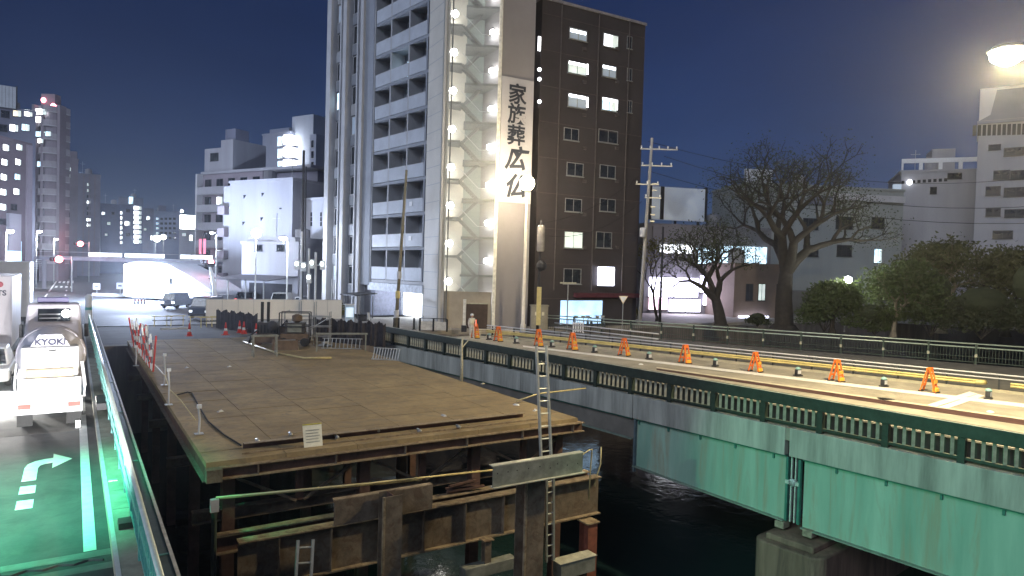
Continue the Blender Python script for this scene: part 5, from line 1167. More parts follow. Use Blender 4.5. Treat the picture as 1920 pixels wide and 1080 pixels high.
# machines
MD = mat('machine_dark', (.06, .055, .05), .6, .2, .35, 3); MBR = mat('machine_brown', (.13, .09, .06), .7, 0, .35, 3); MY = mat('machine_yellow', (.32, .24, .08), .6, 0, .3, 3)
p = W(512, 645, ZD); mc = thing('pile_driver_unit', 'dark engine unit with twin exhaust stacks and hoses on far platform', 'machine', (p.x, p.y, ZD), .25)
MB().box(-1.1, 1.0, -.5, .6, .12, .62).build('skid', MBR, mc, bevel=.03); MB().box(-.9, .3, -.4, .5, .62, 1.35).build('engine_cover', MD, mc, bevel=.06)
MB().box(.35, .95, -.35, .45, .62, 1.1).build('fuel_tank', MBR, mc, bevel=.08)
for x in (-.65, -.30): MB().tube([(x, 0, 1.35), (x, 0, 2.55)], .09, 8).build('exhaust_stack', BLACK, mc)
MB().lathe([(.05, -.25), (.3, -.2), (.3, .2), (.05, .25)], 14, (.0, -.45, 1.15), 'y').build('flywheel', DARK, mc)
MB().tube([(.5, -.4, 1.1), (.8, -.6, 1.5), (1.0, -.5, .8), (1.25, -.5, .2)], .06, 8).build('hose', BLACK, mc, smooth=True)
MB().tube([(-.8, -.45, .9), (-1.2, -.6, .6), (-1.3, -.6, .1)], .05, 8).build('hose', BLACK, mc, smooth=True)
MB().tube([(.65, 0, 1.1), (.65, 0, 1.95), (.95, 0, 2.05)], .05, 8).build('intake_pipe', GALV, mc)
for k in range(6): MB().box(-.88+k*.19, -.78+k*.19, -.425, -.402, .72, 1.2).build('louvre', BLACK, mc)
for s_ in (-.8, .7): MB().box(s_-.15, s_+.15, -.6, .7, 0, .12).build('sleeper', RUSTD, mc)
p = W(553, 648, ZD); gm = thing('generator_cart', 'brown generator cart with open pipe cage on far platform', 'generator', (p.x, p.y, ZD), .2)
MB().box(-.8, .8, -.5, .5, .35, .75).build('bed', MBR, gm, bevel=.03); MB().box(-.55, .6, -.4, .4, .75, 1.4).build('housing', MD, gm, bevel=.05); MB().box(-.4, .4, -.44, -.402, .85, 1.3).build('control_panel', GREYST, gm)
for x in (-.6, .6):
    for y in (-.5, .5): MB().lathe([(.05, -.07), (.24, -.06), (.26, 0), (.24, .06), (.05, .07)], 12, (x, y, .26), 'y').build('wheel', BLACK, gm)
for x in (-.85, .85):
    for y in (-.55, .55): MB().tube([(x, y, .3), (x, y, 2.0)], .035, 6).build('cage_post', DARK, gm)
for z in (1.2, 2.0):
    for y in (-.55, .55): MB().tube([(-.85, y, z), (.85, y, z)], .03, 6).build('cage_rail', DARK, gm)
MB().lathe([(.12, 0), (.3, .1), (.3, .4), (.1, .5)], 12, (.1, 0, 1.4)).build('air_cleaner', MBR, gm)
p = W(590, 645, ZD); sc = thing('pipe_scaffold', 'thin pipe scaffold frame with rungs next to the generator', 'scaffold', (p.x, p.y, ZD), .15)
for x in (-.9, 0, .9):
    for y in (-.4, .4): MB().tube([(x, y, 0), (x, y, 2.6 if x < .5 else 2.0)], .028, 6).build('standard', GALV, sc)
for z in (.5, 1.1, 1.7):
    for y in (-.4, .4): MB().tube([(-.95, y, z), (.95, y, z)], .025, 6).build('ledger', GALV, sc)
MB().tube([(-.9, -.4, .5), (.9, -.4, 1.7)], .022, 6).build('diagonal', GALV, sc)
p = W(535, 655, ZD); bx = thing('timber_box', 'brown open timber box of fittings beside the machines', 'box', (p.x, p.y, ZD), .3)
MB().box(-.7, .7, -.35, -.31, 0, .55).build('side', MBR, bx); MB().box(-.7, .7, .31, .35, 0, .55).build('side', MBR, bx); MB().box(-.7, -.66, -.31, .31, 0, .55).build('end', MBR, bx); MB().box(.66, .7, -.31, .31, 0, .55).build('end', MBR, bx); MB().box(-.66, .66, -.31, .31, 0, .04).build('floor_board', MBR, bx)
for k in range(4): MB().tube([(-.5, -.2+k*.13, .3+.05*k), (.55, -.18+k*.13, .5)], .05, 8).build('pipe_piece', GALV, bx)
# trestles, racks
def trestle(px, py, w_, h, label, rz):
    p = W(px, py, ZD); t = thing('trestle', label, 'trestle', (p.x, p.y, ZD), rz)
    for x in (-w_/2, w_/2):
        for y in (-.3, .3): MB().beam((x, y, 0), (x, y*.6, h), .06, .06).build('leg', GREYST, t)
        MB().beam((x, -.3, .25), (x, .3, .25), .05, .05).build('stretcher', GREYST, t)
    MB().box(-w_/2-.1, w_/2+.1, -.22, -.14, h, h+.07).build('top_bar', GREYST, t); MB().box(-w_/2-.1, w_/2+.1, .14, .22, h, h+.07).build('top_bar', GREYST, t)
    return t
trestle(496, 668, 1.15, 1.05, 'empty dark steel trestle standing midway on the platform', .5)
trestle(640, 658, 2.7, .95, 'long pale steel trestle frame in front of the tarpaulin', .25)
def rack(px, py, L, label, rz, tilt):
    p = W(px, py, ZD); t = thing('ladder_rack', label, 'rack', (p.x, p.y, ZD), rz)
    for s_ in (0, .55): MB().beam((-L/2, s_*tilt, .05+s_), (L/2, s_*tilt, .05+s_), .05, .05).build('rail', GALV, t)
    for k in range(10): x = -L/2+L*(k+.5)/10; MB().beam((x, 0, .05), (x, .55*tilt, .60), .035, .035).build('rung', GALV, t)
    return t
rack(640, 655, 2.3, 'galvanised ladder section propped inside the long trestle', .05, .5)
rack(722, 676, 1.5, 'galvanised ladder section leaning at the parapet foot', -.15, .6)
rope('steel_pipe', 'long thin pale pipe lying bent across middle of platform', 'pipe', [W(455, 640, ZD+.06), W(520, 662, ZD+.06), W(570, 671, ZD+.06), W(622, 671, ZD+.06)], .05, YP)
# striped pole fence
PA_ = W(287, 697, ZD); PB_ = W(250, 648, ZD)
sf = thing('striped_pole_fence', 'bundle of red and white striped poles netted along platform edge', 'fence', (PA_.x, PA_.y, ZD), 0)
for k in range(26):
    q = PA_.lerp(PB_, k/25)-PA_; ln = Vector((random.uniform(-.35, .15), random.uniform(-.2, .4), 0)); h = random.uniform(1.3, 1.75)
    mb = MB()
    nseg = 5
    for s_ in range(nseg):
        a = Vector((q.x, q.y, 0))+Vector((ln.x, ln.y, h))*(s_/nseg); b_ = Vector((q.x, q.y, 0))+Vector((ln.x, ln.y, h))*((s_+1)/nseg)
        mb.mat(s_ % 2).tube([a, b_], .04, 6)
    mb.build('pole', [WHITE if k % 3 else REDM, mat('grey_net', (.18, .17, .2), .8) if k % 2 else REDM], sf, fix=False)
MB().tube([(0, 0, 1.0), ((PB_-PA_).x, (PB_-PA_).y, 1.0)], .03, 6).build('tie_rope', FIN, sf)
# blue-lit far end of platform: kerb blocks
for i, (x, y) in enumerate(((318, 618), (340, 617))):
    p = W(x, y, ZD); o = thing('kerb_block', ['pale concrete kerb block nearer the striped poles', 'pale concrete kerb block nearer the lone cone'][i], 'block', (p.x, p.y, ZD), .5); MB().box(-.6, .6, -.12, .12, 0, .12).build('block', CONC, o, bevel=.02); MB().box(-.5, .5, -.121, -.12, .04, .08).build('paint_band', WHITE, o)

# pipe barricades beyond the cones
for i, (x, y) in enumerate(((305, 612), (328, 611), (372, 613), (392, 614), (412, 612))):
    p = W(x, y, ZD); o = thing('pipe_barricade', f'low yellow and black pipe barricade at far end of platform, {ords[i]} from the striped poles', 'barricade', (p.x, p.y, ZD), .5+random.uniform(-.15, .15), 'pipe barricades at far end')
    for xx in (-.55, .55): MB().tube([(xx, -.2, 0), (xx, 0, .78), (xx, .2, 0)], .025, 6).build('leg', YELB, o)
    for z in (.45, .75): MB().tube([(-.7, 0, z), (.7, 0, z)], .03, 6).build('rail', YELB if z > .5 else DARK, o)
for i, (x, y) in enumerate(((470, 640), (525, 652), (575, 640), (610, 650))):
    p = W(x, y, ZD); o = thing('sandbag_pile', ['grey sandbags beside the dark engine unit', 'grey sandbags before the timber box', 'grey sandbags under the pipe scaffold', 'grey sandbags by the long trestle'][i], 'sandbags', (p.x, p.y, ZD), random.uniform(0, 3), 'sandbag piles on platform')
    for k, (a, b_, c) in enumerate(((-.2, 0, .08), (.2, .05, .08), (0, .02, .22))): MB().ball((a, b_, c), .24, 10, .42).build('sandbag', mat('sandbag_cloth', (.30, .29, .26), .9, 0, .2, 6), o, smooth=True)
# ---------------------------------------------------------------- added tent and flood panels standing in for a wide flare
TA = D(226, 555, 92); TB = D(402, 560, 84); tf = Fac((TA.x, TA.y), (TB.x, TB.y), 0)
te = thing('lit_work_tent', 'white floodlit tent standing in for a wide light flare beyond the platform', 'tent', tf.loc, tf.rz)
pt = [tf.uv(x, y) for x, y in ((229, 540), (229, 494), (262, 489), (310, 494), (356, 518), (400, 546))]
bz = tf.uv(300, 560)[1]
poly = pt+[tf.uv(x, y) for x, y in ((400, 558), (330, 561), (250, 559), (229, 556))]
FAB = leafy(mat('tent_fabric', (.80, .82, .86), .7, 0, .06, .8), .35)
MB().prism(poly, 0, 5, 'y').build('canopy', FAB, te, bevel=.3)
for x in (262, 292, 322, 352): u_, z_ = tf.uv(x, 560); MB().box(u_-.05, u_+.05, -.06, -.004, tf.uv(x, 556)[1], tf.uv(x, 494 if x < 310 else 508 if x < 340 else 520)[1]).build('seam', PALEGR, te)
for x, y in ((258, 508), (288, 516), (316, 526), (272, 536)):
    u_, z_ = tf.uv(x, y); fl2 = MB().box(u_-.55, u_+.55, -.55, -.30, z_-.38, z_+.38).build('flood_panel', emit('flood_panel_glow', (.92, .96, 1), 40), te, bevel=.08); MB().box(u_-.6, u_+.6, -.29, -.2, z_-.43, z_+.43).build('panel_back', DARK, te)
for x in (poly[0][0]+1.6, tf.uv(310, 550)[0], tf.uv(385, 550)[0]): MB().tube([(x, .4, 0), (x, .4, tf.uv(310, 548)[1])], .08, 8).build('leg', GALV, te)
MB().hexa([(tf.uv(379, 550)[0], -.5, tf.uv(390, 562)[1]), (tf.uv(404, 560)[0], -.5, tf.uv(404, 562)[1]), (tf.uv(404, 560)[0], 3, tf.uv(404, 562)[1]), (tf.uv(379, 550)[0], 3, tf.uv(390, 562)[1]), (tf.uv(379, 550)[0], -.5, tf.uv(390, 544)[1]), (tf.uv(404, 545)[0], -.5, tf.uv(404, 553)[1]), (tf.uv(404, 545)[0], 3, tf.uv(404, 553)[1]), (tf.uv(379, 550)[0], 3, tf.uv(390, 544)[1])]).build('awning', FAB, te)
mid = (tf.uv(300, 550)[0], -3.0, 3.6)
lamp_light('flare_light', mid, 40000, (.62, .74, 1.0), 1.2, te)
fp_ = D(232, 560, 94)
ft = thing('floodlight_mast', 'floodlight mast with lamp bar rising beside the blazing tent', 'floodlight', (D(398, 560, 80).x, 80, 0))
MB().tube([(.4, 0, 0), (.2, 0, 2.5), (-.35, 0, D(388, 495, 80).z-.2)], [.28, .22, .14], 10).build('mast', WHITE, ft, smooth=True)
MB().box(-.8, .1, -.2, .2, D(388, 495, 80).z-.3, D(388, 495, 80).z+.1).build('lamp_bar', DARK, ft)
# vans and cars beyond the platform
def van(label, pxl, pxr, yb, dep, m, h=2.0, lit=None, name='parked_van', zb=0):
    a = D(pxl, yb, dep); b_ = D(pxr, yb, dep); w_ = b_.x-a.x; L = 1.8
    t = thing(name, label, 'van', ((a.x+b_.x)/2, dep, zb))
    MB().box(-w_/2, w_/2, 0, L*2.2, .3, h*.55).build('body', m, t, bevel=.08); MB().hexa([(-w_/2+.05, .15, h*.55), (w_/2-.05, .15, h*.55), (w_/2-.05, 3.6, h*.55), (-w_/2+.05, 3.6, h*.55), (-w_/2+.2, .5, h), (w_/2-.2, .5, h), (w_/2-.2, 3.4, h), (-w_/2+.2, 3.4, h)]).build('cabin', m, t, bevel=.08)
    MB().hexa([(-w_/2+.2, .13, h*.58), (w_/2-.2, .13, h*.58), (w_/2-.2, .2, h*.58), (-w_/2+.2, .2, h*.58), (-w_/2+.3, .42, h*.94), (w_/2-.3, .42, h*.94), (w_/2-.3, .47, h*.94), (-w_/2+.3, .47, h*.94)]).build('windscreen', GLASS, t)
    for x in (-w_/2+.1, w_/2-.1):
        for y in (.7, 3.1): MB().lathe([(.1, -.1), (.32, -.09), (.33, 0), (.32, .09), (.1, .1)], 14, (x, y, .33), 'x').build('wheel', BLACK, t)
    for x in (-w_/2+.25, w_/2-.25): MB().box(x-.13, x+.13, -.03, .02, .62, .80).build('lamp', lit or WHITE, t)
    MB().box(-w_/2+.05, w_/2-.05, -.08, -.005, .32, .5).build('bumper', DARK, t, bevel=.02)
    return t
RT = emit('tail_red', (1, .12, .12), 3)
van('dark blue kei van parked under the bright awning', 352, 392, 600, 62, mat('navy_car_paint', (.05, .06, .09), .35, .2, .1, 2), 2.0, emit('dim_headlamp', (.9, .95, 1), 2))
van('small car with lit lamps standing before the blazing tent', 300, 328, 590, 74, mat('slate_car_paint', (.14, .17, .24), .4, .1, .1, 2), 1.7, emit('bright_headlamp', (.95, .98, 1), 10), 'parked_car')
van('parked car with red tail lamps under the lean-to', 438, 474, 566, 84, mat('dark_car_paint', (.05, .05, .06), .3, .3, .1, 2), 1.6, RT, 'parked_car')
van('white kei truck parked beneath the lean-to roof', 505, 540, 570, 80.5, WHITE, 1.8, RT, 'parked_truck')
van('pale car behind the signal poles near the tower corner', 548, 566, 572, 78, PALEGR, 1.5, WHITE, 'parked_car')
# white blocks with text-like panels beyond: barrier boards
for i, (x, y) in enumerate(((181, 537), (225, 536))):
    p = D(x, y+14, 98); o = thing('barrier_board', ['white barrier board left of the pale fence rail', 'white barrier board at tent end of pale fence rail'][i], 'board', (p.x, 98, 0)); z = D(x, y, 98).z
    MB().box(-.5, .5, -.04, .04, z-.45, z+.45).build('plate', WHITE, o); MB().box(-.05, .05, .041, .1, 0, z+.3).build('post', GALV, o); MB().box(-.25, .25, -.05, -.041, z-.1, z+.15).build('mark', SLATE, o)
a = D(173, 552, 96); b_ = D(232, 552, 96); o = thing('barrier_rail', 'pale horizontal barrier rail between two white boards', 'barrier', (a.x, 96, 0)); MB().box(0, b_.x-a.x, -.06, .06, a.z-.2, a.z+.2).build('rail', WHITE, o)
for x in (0.3, (b_.x-a.x)/2, b_.x-a.x-.3): MB().box(x-.05, x+.05, .061, .12, 0, a.z).build('post', GALV, o)
for i in range(4):
    p = D(253+i*6, 584, 80); o = thing('white_bollard', f'short white bollard before the blazing tent, {ords[i]} of the row', 'bollard', (p.x, p.y, 0), 0, 'white bollards'); MB().lathe([(.12, 0), (.12, .7), (.08, .78), (.02, .8)], 10).build('shaft', WHITE, o, smooth=True); MB().lathe([(.125, .45), (.125, .55)], 10).build('band', REDM, o)
# ---------------------------------------------------------------- street lamps of the far road
street_lamp((D(478, 575, 76).x, 76, 0), D(478, 446, 76).z, (0, 0), 'white globe street lamp before the gabled shop', 2600, COOL, (1, .98, .95), .50, style='globe', es=45)
street_lamp((D(537, 590, 70).x, 70, 0), D(537, 450, 70).z, (-.5, 0), 'curved white street lamp right of the globe lamp', 2600, COOL, (1, .98, .95), .42, es=45)
street_lamp((D(404, 575, 84).x, 84, 0), D(404, 440, 84).z, (-.6, 0), 'slim street lamp at foot of the balcony block', 900, COOL, (1, .96, .95), .26, es=30)
street_lamp((D(11, 510, 84).x, 84, 0), D(11, 436, 84).z, (.5, 0), 'large white street lamp before the brown corner block', 6000, COOL, (1, .96, .97), .42, es=45)
street_lamp((D(68, 500, 118).x, 118, 0), D(68, 436, 118).z, (.5, 0), 'street lamp near footbridge stairs', 5000, COOL, (1, .96, .97), .42, es=45)
street_lamp((D(101, 500, 140).x, 140, 0), D(101, 450, 140).z, (.4, 0), 'small far street lamp behind footbridge', 2500, COOL, (1, .96, .97), .38, es=45)
street_lamp((D(291, 470, 170).x, 170, 0), D(291, 455, 170).z, (.4, 0), 'far globe lamp above footbridge rail centre', 500, COOL, (1, .98, .9), .8, style='globe', es=20)
street_lamp((D(306, 470, 180).x, 180, 0), D(306, 449, 180).z, (.0, 0), 'far globe lamp right of another over footbridge rail', 500, COOL, (1, .98, .9), .65, style='globe', es=20)
# signal poles by the tower corner
def spole(px, yb, yt, dep, label, heads):
    p = D(px, yb, dep); h = D(px, yt, dep).z; t = thing('signal_pole', label, 'signal pole', (p.x, p.y, 0))
    MB().tube([(0, 0, 0), (0, 0, h)], .11, 8).build('shaft', WHITE, t)
    for dx, y in heads:
        z = D(px, y, dep).z; MB().box(dx-.22, dx+.22, -.35, -.05, z-.45, z+.45).build('signal_head', WHITE, t, bevel=.05); MB().lathe([(.02, -.42), (.17, -.4), (.18, -.352)], 12, (dx, 0, z+.12), 'y').build('lens', emit('pale_signal_lens', (.85, 1, .95), 8), t); MB().box(min(0, dx), max(0, dx), -.05, .03, z-.05, z+.05).build('arm', WHITE, t)
    return t
spole(563, 600, 434, 66, 'white signal pole left of three near tower corner', ((-.35, 497), (.3, 500)))
spole(577, 600, 466, 65, 'thick white signal pole in middle of three near tower corner', ((.1, 522),))
spole(590, 600, 473, 66, 'slim white signal pole right of three near tower corner', ((-.3, 495), (.7, 497)))
# tower forecourt: bollards, planter fence, blue pillar, bike shelter, guard
for i, (x, y) in enumerate(((739, 617), (747, 617), (776, 618))):
    p = W(x, y, .42); o = thing('black_bollard', ['black bollard left of the leaning pole foot', 'black bollard right of the leaning pole foot', 'black bollard by the planter fence'][i], 'bollard', (p.x, p.y, .42), 0, 'black bollards at forecourt'); MB().lathe([(.09, 0), (.07, .75), (.09, .78), (.09, .86), (.03, .9)], 10).build('shaft', BLACK, o, smooth=True); MB().lathe([(.16, 0), (.16, .04)], 10).build('base', DARK, o)
a = W(787, 620, .42); b_ = W(838, 622, .42); pf2 = Fac((a.x, a.y), (b_.x, b_.y), .42); o = thing('planter_fence', 'low black fence with pale boards before the tower pier', 'fence', pf2.loc, pf2.rz)
for k in range(3): MB().box(pf2.L*k/2-.06, pf2.L*k/2+.06, -.06, .06, 0, .95).build('post', BLACK, o)
for k in range(2): MB().box(pf2.L*k/2+.08, pf2.L*(k+1)/2-.08, -.02, .02, .1, .75).build('board', mat('pale_board', (.62, .60, .55), .6), o)
MB().box(0, pf2.L, -.05, .05, .951, 1.0).build('top_rail', BLACK, o)
p = W(655, 610, .3); o = thing('sign_pillar', 'pale blue sign pillar standing left of bike shelter', 'pillar', (p.x, p.y, .1), .3); MB().box(-.38, .38, -.2, .2, 0, 1.9).build('case', mat('pale_blue_case', (.40, .52, .66), .5), o, bevel=.03); MB().box(-.3, .3, -.215, -.202, .9, 1.7).build('panel', emit('pillar_panel', (.7, .85, 1), .5), o); MB().box(-.42, .42, -.24, .24, 1.9, 1.98).build('cap', WHITE, o)
p = W(672, 598, .3); sh = thing('bike_shelter', 'dark-roofed bike shelter at left foot of the tower', 'shelter', (p.x, p.y, .1), FL.rz)
for x in (-1.2, 1.2):
    for y in (-.8, .8): MB().tube([(x, y, 0), (x, y, 2.4)], .05, 6).build('post', DARK, sh)
MB().hexa([(-1.5, -1.2, 2.4), (1.5, -1.2, 2.4), (1.5, 1.1, 2.6), (-1.5, 1.1, 2.6), (-1.5, -1.2, 2.5), (1.5, -1.2, 2.5), (1.5, 1.1, 2.7), (-1.5, 1.1, 2.7)]).build('roof', DARK, sh)
p = W(684, 604, .3); sc_ = thing('scooter', 'dark parked scooter at edge of bike shelter', 'scooter', (p.x, p.y, .1), 1.0)
for x in (-.55, .55): MB().lathe([(.05, -.05), (.22, -.05), (.25, 0), (.22, .05), (.05, .05)], 12, (x, 0, .25), 'y').build('wheel', BLACK, sc_)
MB().box(-.75, .1, -.18, .18, .35, .75).build('body', DARK, sc_, bevel=.06); MB().box(-.7, .0, -.15, .15, .76, .86).build('seat', BLACK, sc_, bevel=.03); MB().beam((.55, 0, .25), (.38, 0, 1.05), .12, .2).build('front_shield', WHITE, sc_); MB().tube([(.3, -.3, 1.08), (.38, 0, 1.05), (.3, .3, 1.08)], .02, 6).build('handlebar', DARK, sc_); MB().box(-.1, .5, -.15, .15, .28, .34).build('foot_board', DARK, sc_)
lamp_light('shop_front_light', tuple(Vector(lf)+FL.d*(ub[1])+FL.n*1.2+Vector((0, 0, 2.7))), 900, (.86, .92, 1), .6, tw)

# traffic guard
def person(label, base, rz, h=1.7, shirt=None, trouser=None):
    t = thing('person', label, 'person', base, rz)
    J = {'pel': (0, 0, .53), 'spine': (0, .0, .64), 'chest': (0, 0, .76), 'neck': (0, 0, .84), 'shL': (-.105, 0, .80), 'elL': (-.14, .01, .64), 'wrL': (-.13, -.05, .49), 'haL': (-.125, -.06, .44), 'shR': (.105, 0, .80), 'elR': (.16, -.02, .65), 'wrR': (.14, -.12, .55), 'haR': (.135, -.15, .53),
         'hipL': (-.055, 0, .50), 'knL': (-.06, -.01, .28), 'anL': (-.065, .01, .045), 'toL': (-.07, -.09, .02), 'hipR': (.055, 0, .50), 'knR': (.065, -.02, .28), 'anR': (.075, 0, .045), 'toR': (.085, -.10, .02), 'head': (0, -.005, .88)}
    R = {'pel': .075, 'spine': .07, 'chest': .085, 'neck': .036, 'shL': .042, 'elL': .032, 'wrL': .022, 'haL': .022, 'shR': .042, 'elR': .032, 'wrR': .022, 'haR': .022, 'hipL': .06, 'knL': .042, 'anL': .03, 'toL': .026, 'hipR': .06, 'knR': .042, 'anR': .03, 'toR': .026, 'head': .04}
    E_ = [('pel', 'spine'), ('spine', 'chest'), ('chest', 'neck'), ('neck', 'head'), ('chest', 'shL'), ('shL', 'elL'), ('elL', 'wrL'), ('wrL', 'haL'), ('chest', 'shR'), ('shR', 'elR'), ('elR', 'wrR'), ('wrR', 'haR'), ('pel', 'hipL'), ('hipL', 'knL'), ('knL', 'anL'), ('anL', 'toL'), ('pel', 'hipR'), ('hipR', 'knR'), ('knR', 'anR'), ('anR', 'toR')]
    ks = list(J); me = bpy.data.meshes.new('body'); me.from_pydata([tuple(c*h for c in J[k]) for k in ks], [(ks.index(a), ks.index(b_)) for a, b_ in E_], []); o = put('body', me, t)
    me.materials.append(shirt); me.materials.append(trouser)
    o.modifiers.new('skin', 'SKIN'); sv = me.skin_vertices[0].data
    for i, k in enumerate(ks): sv[i].radius = (R[k]*h, R[k]*h*(.75 if k in ('chest', 'spine', 'pel') else 1)); sv[i].use_root = (k == 'pel')
    md = o.modifiers.new('sub', 'SUBSURF'); md.levels = 1; md.render_levels = 2
    SK = mat('skin', (.45, .28, .20), .6)
    hd = MB().ball((0, 0, 0), .062*h, 14, 1.25).build('head', SK, t, smooth=True); hd.location = (0, -.005*h, .93*h)
    MB().ball((0, 0, 0), .075*h, 14, .75).build('helmet', WHITE, t, smooth=True).location = (0, 0, .965*h); MB().box(-.06*h, .06*h, -.095*h, 0, .955*h, .962*h).build('helmet_brim', WHITE, t)
    MB().box(-.012*h, .012*h, -.075*h, -.055*h, .915*h, .94*h).build('nose', SK, t)
    MB().lathe([(.10*h, .57*h), (.105*h, .70*h), (.108*h, .80*h), (.05*h, .835*h)], 14).build('hi_vis_vest', mat('pale_vest', (.75, .72, .55), .6), t, smooth=True).scale = (1, .75, 1)
    MB().lathe([(.016*h, 0), (.016*h, .28*h)], 8, (.135*h, -.17*h, .50*h)).build('baton', emit('baton_red', (1, .2, .1), 1.2), t)
    return t
p = W(884, 634, .42); person('guard in pale vest and white helmet standing by first barricade', (p.x, p.y, .42), .3, 1.7, mat('pale_shirt', (.55, .52, .48), .8), mat('pale_trousers', (.34, .33, .34), .8))
# planks and pallets on land end of bridge
for i, (x, y) in enumerate(((905, 628), (950, 630))):
    p = W(x, y, .42); o = thing('timber_stack', ['pale timber stack behind the guard and first barricade', 'pale timber stack behind second barricade'][i], 'timber', (p.x, p.y, .42), .2)
    for k in range(3): MB().box(-.9, .9, -.3, .3, k*.14+.002, k*.14+.12).build('plank', mat('pale_timber', (.55, .46, .32), .8, 0, .2, 3), o)
p = W(868, 622, .42)
for i, (x, y) in enumerate(((835, 612), (870, 622))):
    p = W(x, y, .42); o = thing('lit_post', ['pale square post left of stair door', 'pale square post right beside stair door'][i], 'post', (p.x, p.y, .42)); MB().box(-.11, .11, -.11, .11, 0, 2.5).build('shaft', mat('white_post', (.72, .70, .62), .5), o, bevel=.01); MB().box(-.2, .2, -.2, .2, 0, .5).build('base_box', DARK, o)
# ================================================================ vehicles on the near road
TW = mat('truck_white', (.70, .71, .74), .45, 0, .06, 2); TGR = mat('truck_grey', (.42, .40, .46), .5, 0, .1, 2)
def wheel(par, x, y, r_=.46, w_=.24):
    o = MB().lathe([(r_*.55, -w_/2), (r_*.92, -w_/2), (r_, -w_/4), (r_, w_/4), (r_*.92, w_/2), (r_*.55, w_/2)], 20, (x, y, r_), 'x').build('wheel', BLACK, par, smooth=False)
    MB().lathe([(.05, -w_/2-.01), (r_*.54, -w_/2+.02), (r_*.54, w_/2-.02), (.05, w_/2+.01)], 16, (x, y, r_), 'x').build('rim', GALV, o)
S_ = 24.95
mx = thing('mixer_truck', 'white concrete mixer truck driving away in the near lane', 'truck', RD.w(-.58, S_, 0), rz_r)
# local: x across, y forward from the rear
MB().box(-.42, .42, .2, 6.0, .55, .80).build('chassis', DARK, mx)
MB().box(-.86, .86, .02, .10, .52, 1.02).build('rear_underpanel', TW, mx, bevel=.02)
MB().box(-.80, .82, -.06, .35, 1.03, 1.62).build('rear_panel', TW, mx, bevel=.03)
MB().hexa([(-.72, .0, 1.66), (.74, .0, 1.66), (.74, 1.4, 1.66), (-.72, 1.4, 1.66), (-.74, .30, 2.52), (.76, .30, 2.52), (.76, 1.2, 2.52), (-.74, 1.2, 2.52)]).build('hopper_housing', TW, mx, bevel=.05)
MB().box(-.60, .62, -.05, -.005, 1.64, 1.90).build('chute_tray', mat('tan_tray', (.50, .38, .24), .7), mx, bevel=.02)
MB().box(-.05, .15, .02, .17, 2.22, 2.42).build('rear_grille', PALEGR, mx)
MB().prism([(-.82, 1.64), (-.62, 1.64), (-.76, 1.95)], -.03, .0, 'y').build('corner_gusset', TGR, mx)
# drum: tilted lathe
prof = [(.30, 0), (.72, .35), (.93, 1.0), (.96, 1.7), (.86, 2.4), (.55, 3.0), (.1, 3.15)]
dr = MB().lathe(prof, 28).build('drum', mat('drum_lilac_white', (.56, .55, .62), .4, 0, .08, 2), mx, smooth=True); dr.location = (.0, .75, 2.16); dr.rotation_euler = (math.radians(-94), 0, 0)
for k in range(3):
    rr = MB().lathe([(prof[2+k][0]+.005, -.03), (prof[2+k][0]+.03, 0), (prof[2+k][0]+.005, .03)], 28).build('drum_band', TGR, dr, smooth=True); rr.location = (0, 0, prof[2+k][1])
lt = letters(mx, 'KYOKI', .0, .42, 2.66, .27, mat('truck_ink', (.06, .06, .10), .5), off=.008, rx=72)
MB().hexa([(-.52, .45, 2.53), (.52, .45, 2.53), (.52, .9, 2.53), (-.52, .9, 2.53), (-.30, .52, 2.90), (.30, .52, 2.90), (.30, .8, 2.90), (-.30, .8, 2.90)]).build('loading_hopper', mat('hopper_lilac', (.50, .50, .58), .45), mx, bevel=.02)
# cab
MB().box(-.86, .88, 4.3, 5.9, .75, 2.3).build('cab_lower', TGR, mx, bevel=.06)
MB().hexa([(-.86, 4.3, 2.3), (.88, 4.3, 2.3), (.88, 5.9, 2.3), (-.86, 5.9, 2.3), (-.78, 4.4, 3.62), (.80, 4.4, 3.62), (.80, 5.6, 3.62), (-.78, 5.6, 3.62)]).build('cab_upper', TGR, mx, bevel=.10)
MB().hexa([(-.46, 4.285, 3.02), (.50, 4.285, 3.02), (.50, 4.36, 3.02), (-.46, 4.36, 3.02), (-.46, 4.335, 3.45), (.50, 4.335, 3.45), (.50, 4.4, 3.45), (-.46, 4.4, 3.45)]).build('rear_window', GLASS, mx)
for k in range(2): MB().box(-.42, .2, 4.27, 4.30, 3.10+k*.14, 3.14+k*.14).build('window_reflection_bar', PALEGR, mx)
MB().ball((.38, 4.24, 3.28), .14, 12).build('work_lamp', emit('work_lamp_glow', (1, 1, .95), 20), mx, smooth=True)
MB().box(-.5, .45, 4.9, 5.3, 3.63, 3.83).build('roof_sign', mat('indigo_sign', (.10, .09, .22), .5), mx, bevel=.02)
for x in (-1.0, 1.02): MB().box(x-.07, x+.07, 5.6, 5.72, 2.3, 2.8).build('mirror', DARK, mx, bevel=.03)
for x in (-.66, .66):
    wheel(mx, x, 1.0); wheel(mx, x, 2.0); wheel(mx, x, 5.1)
for x in (-.62, .64):
    MB().box(x-.16, x+.16, -.02, .015, .70, .84).build('tail_lamp', REDM, mx); MB().box(x-.2, x+.2, .3, .33, .12, .55).build('mud_flap', BLACK, mx)
MB().box(-.2, .25, -.0, .018, .62, .82).build('number_plate', WHITE, mx)
MB().tube([(.84, .6, 2.0), (.92, .3, 1.3), (.9, .2, .95)], .05, 8).build('chute_arm', TW, mx)
MB().tube([(-.86, .6, 2.0), (-.88, .2, 1.4), (-.84, .1, 1.1)], .03, 8).build('ladder_rail', TW, mx)
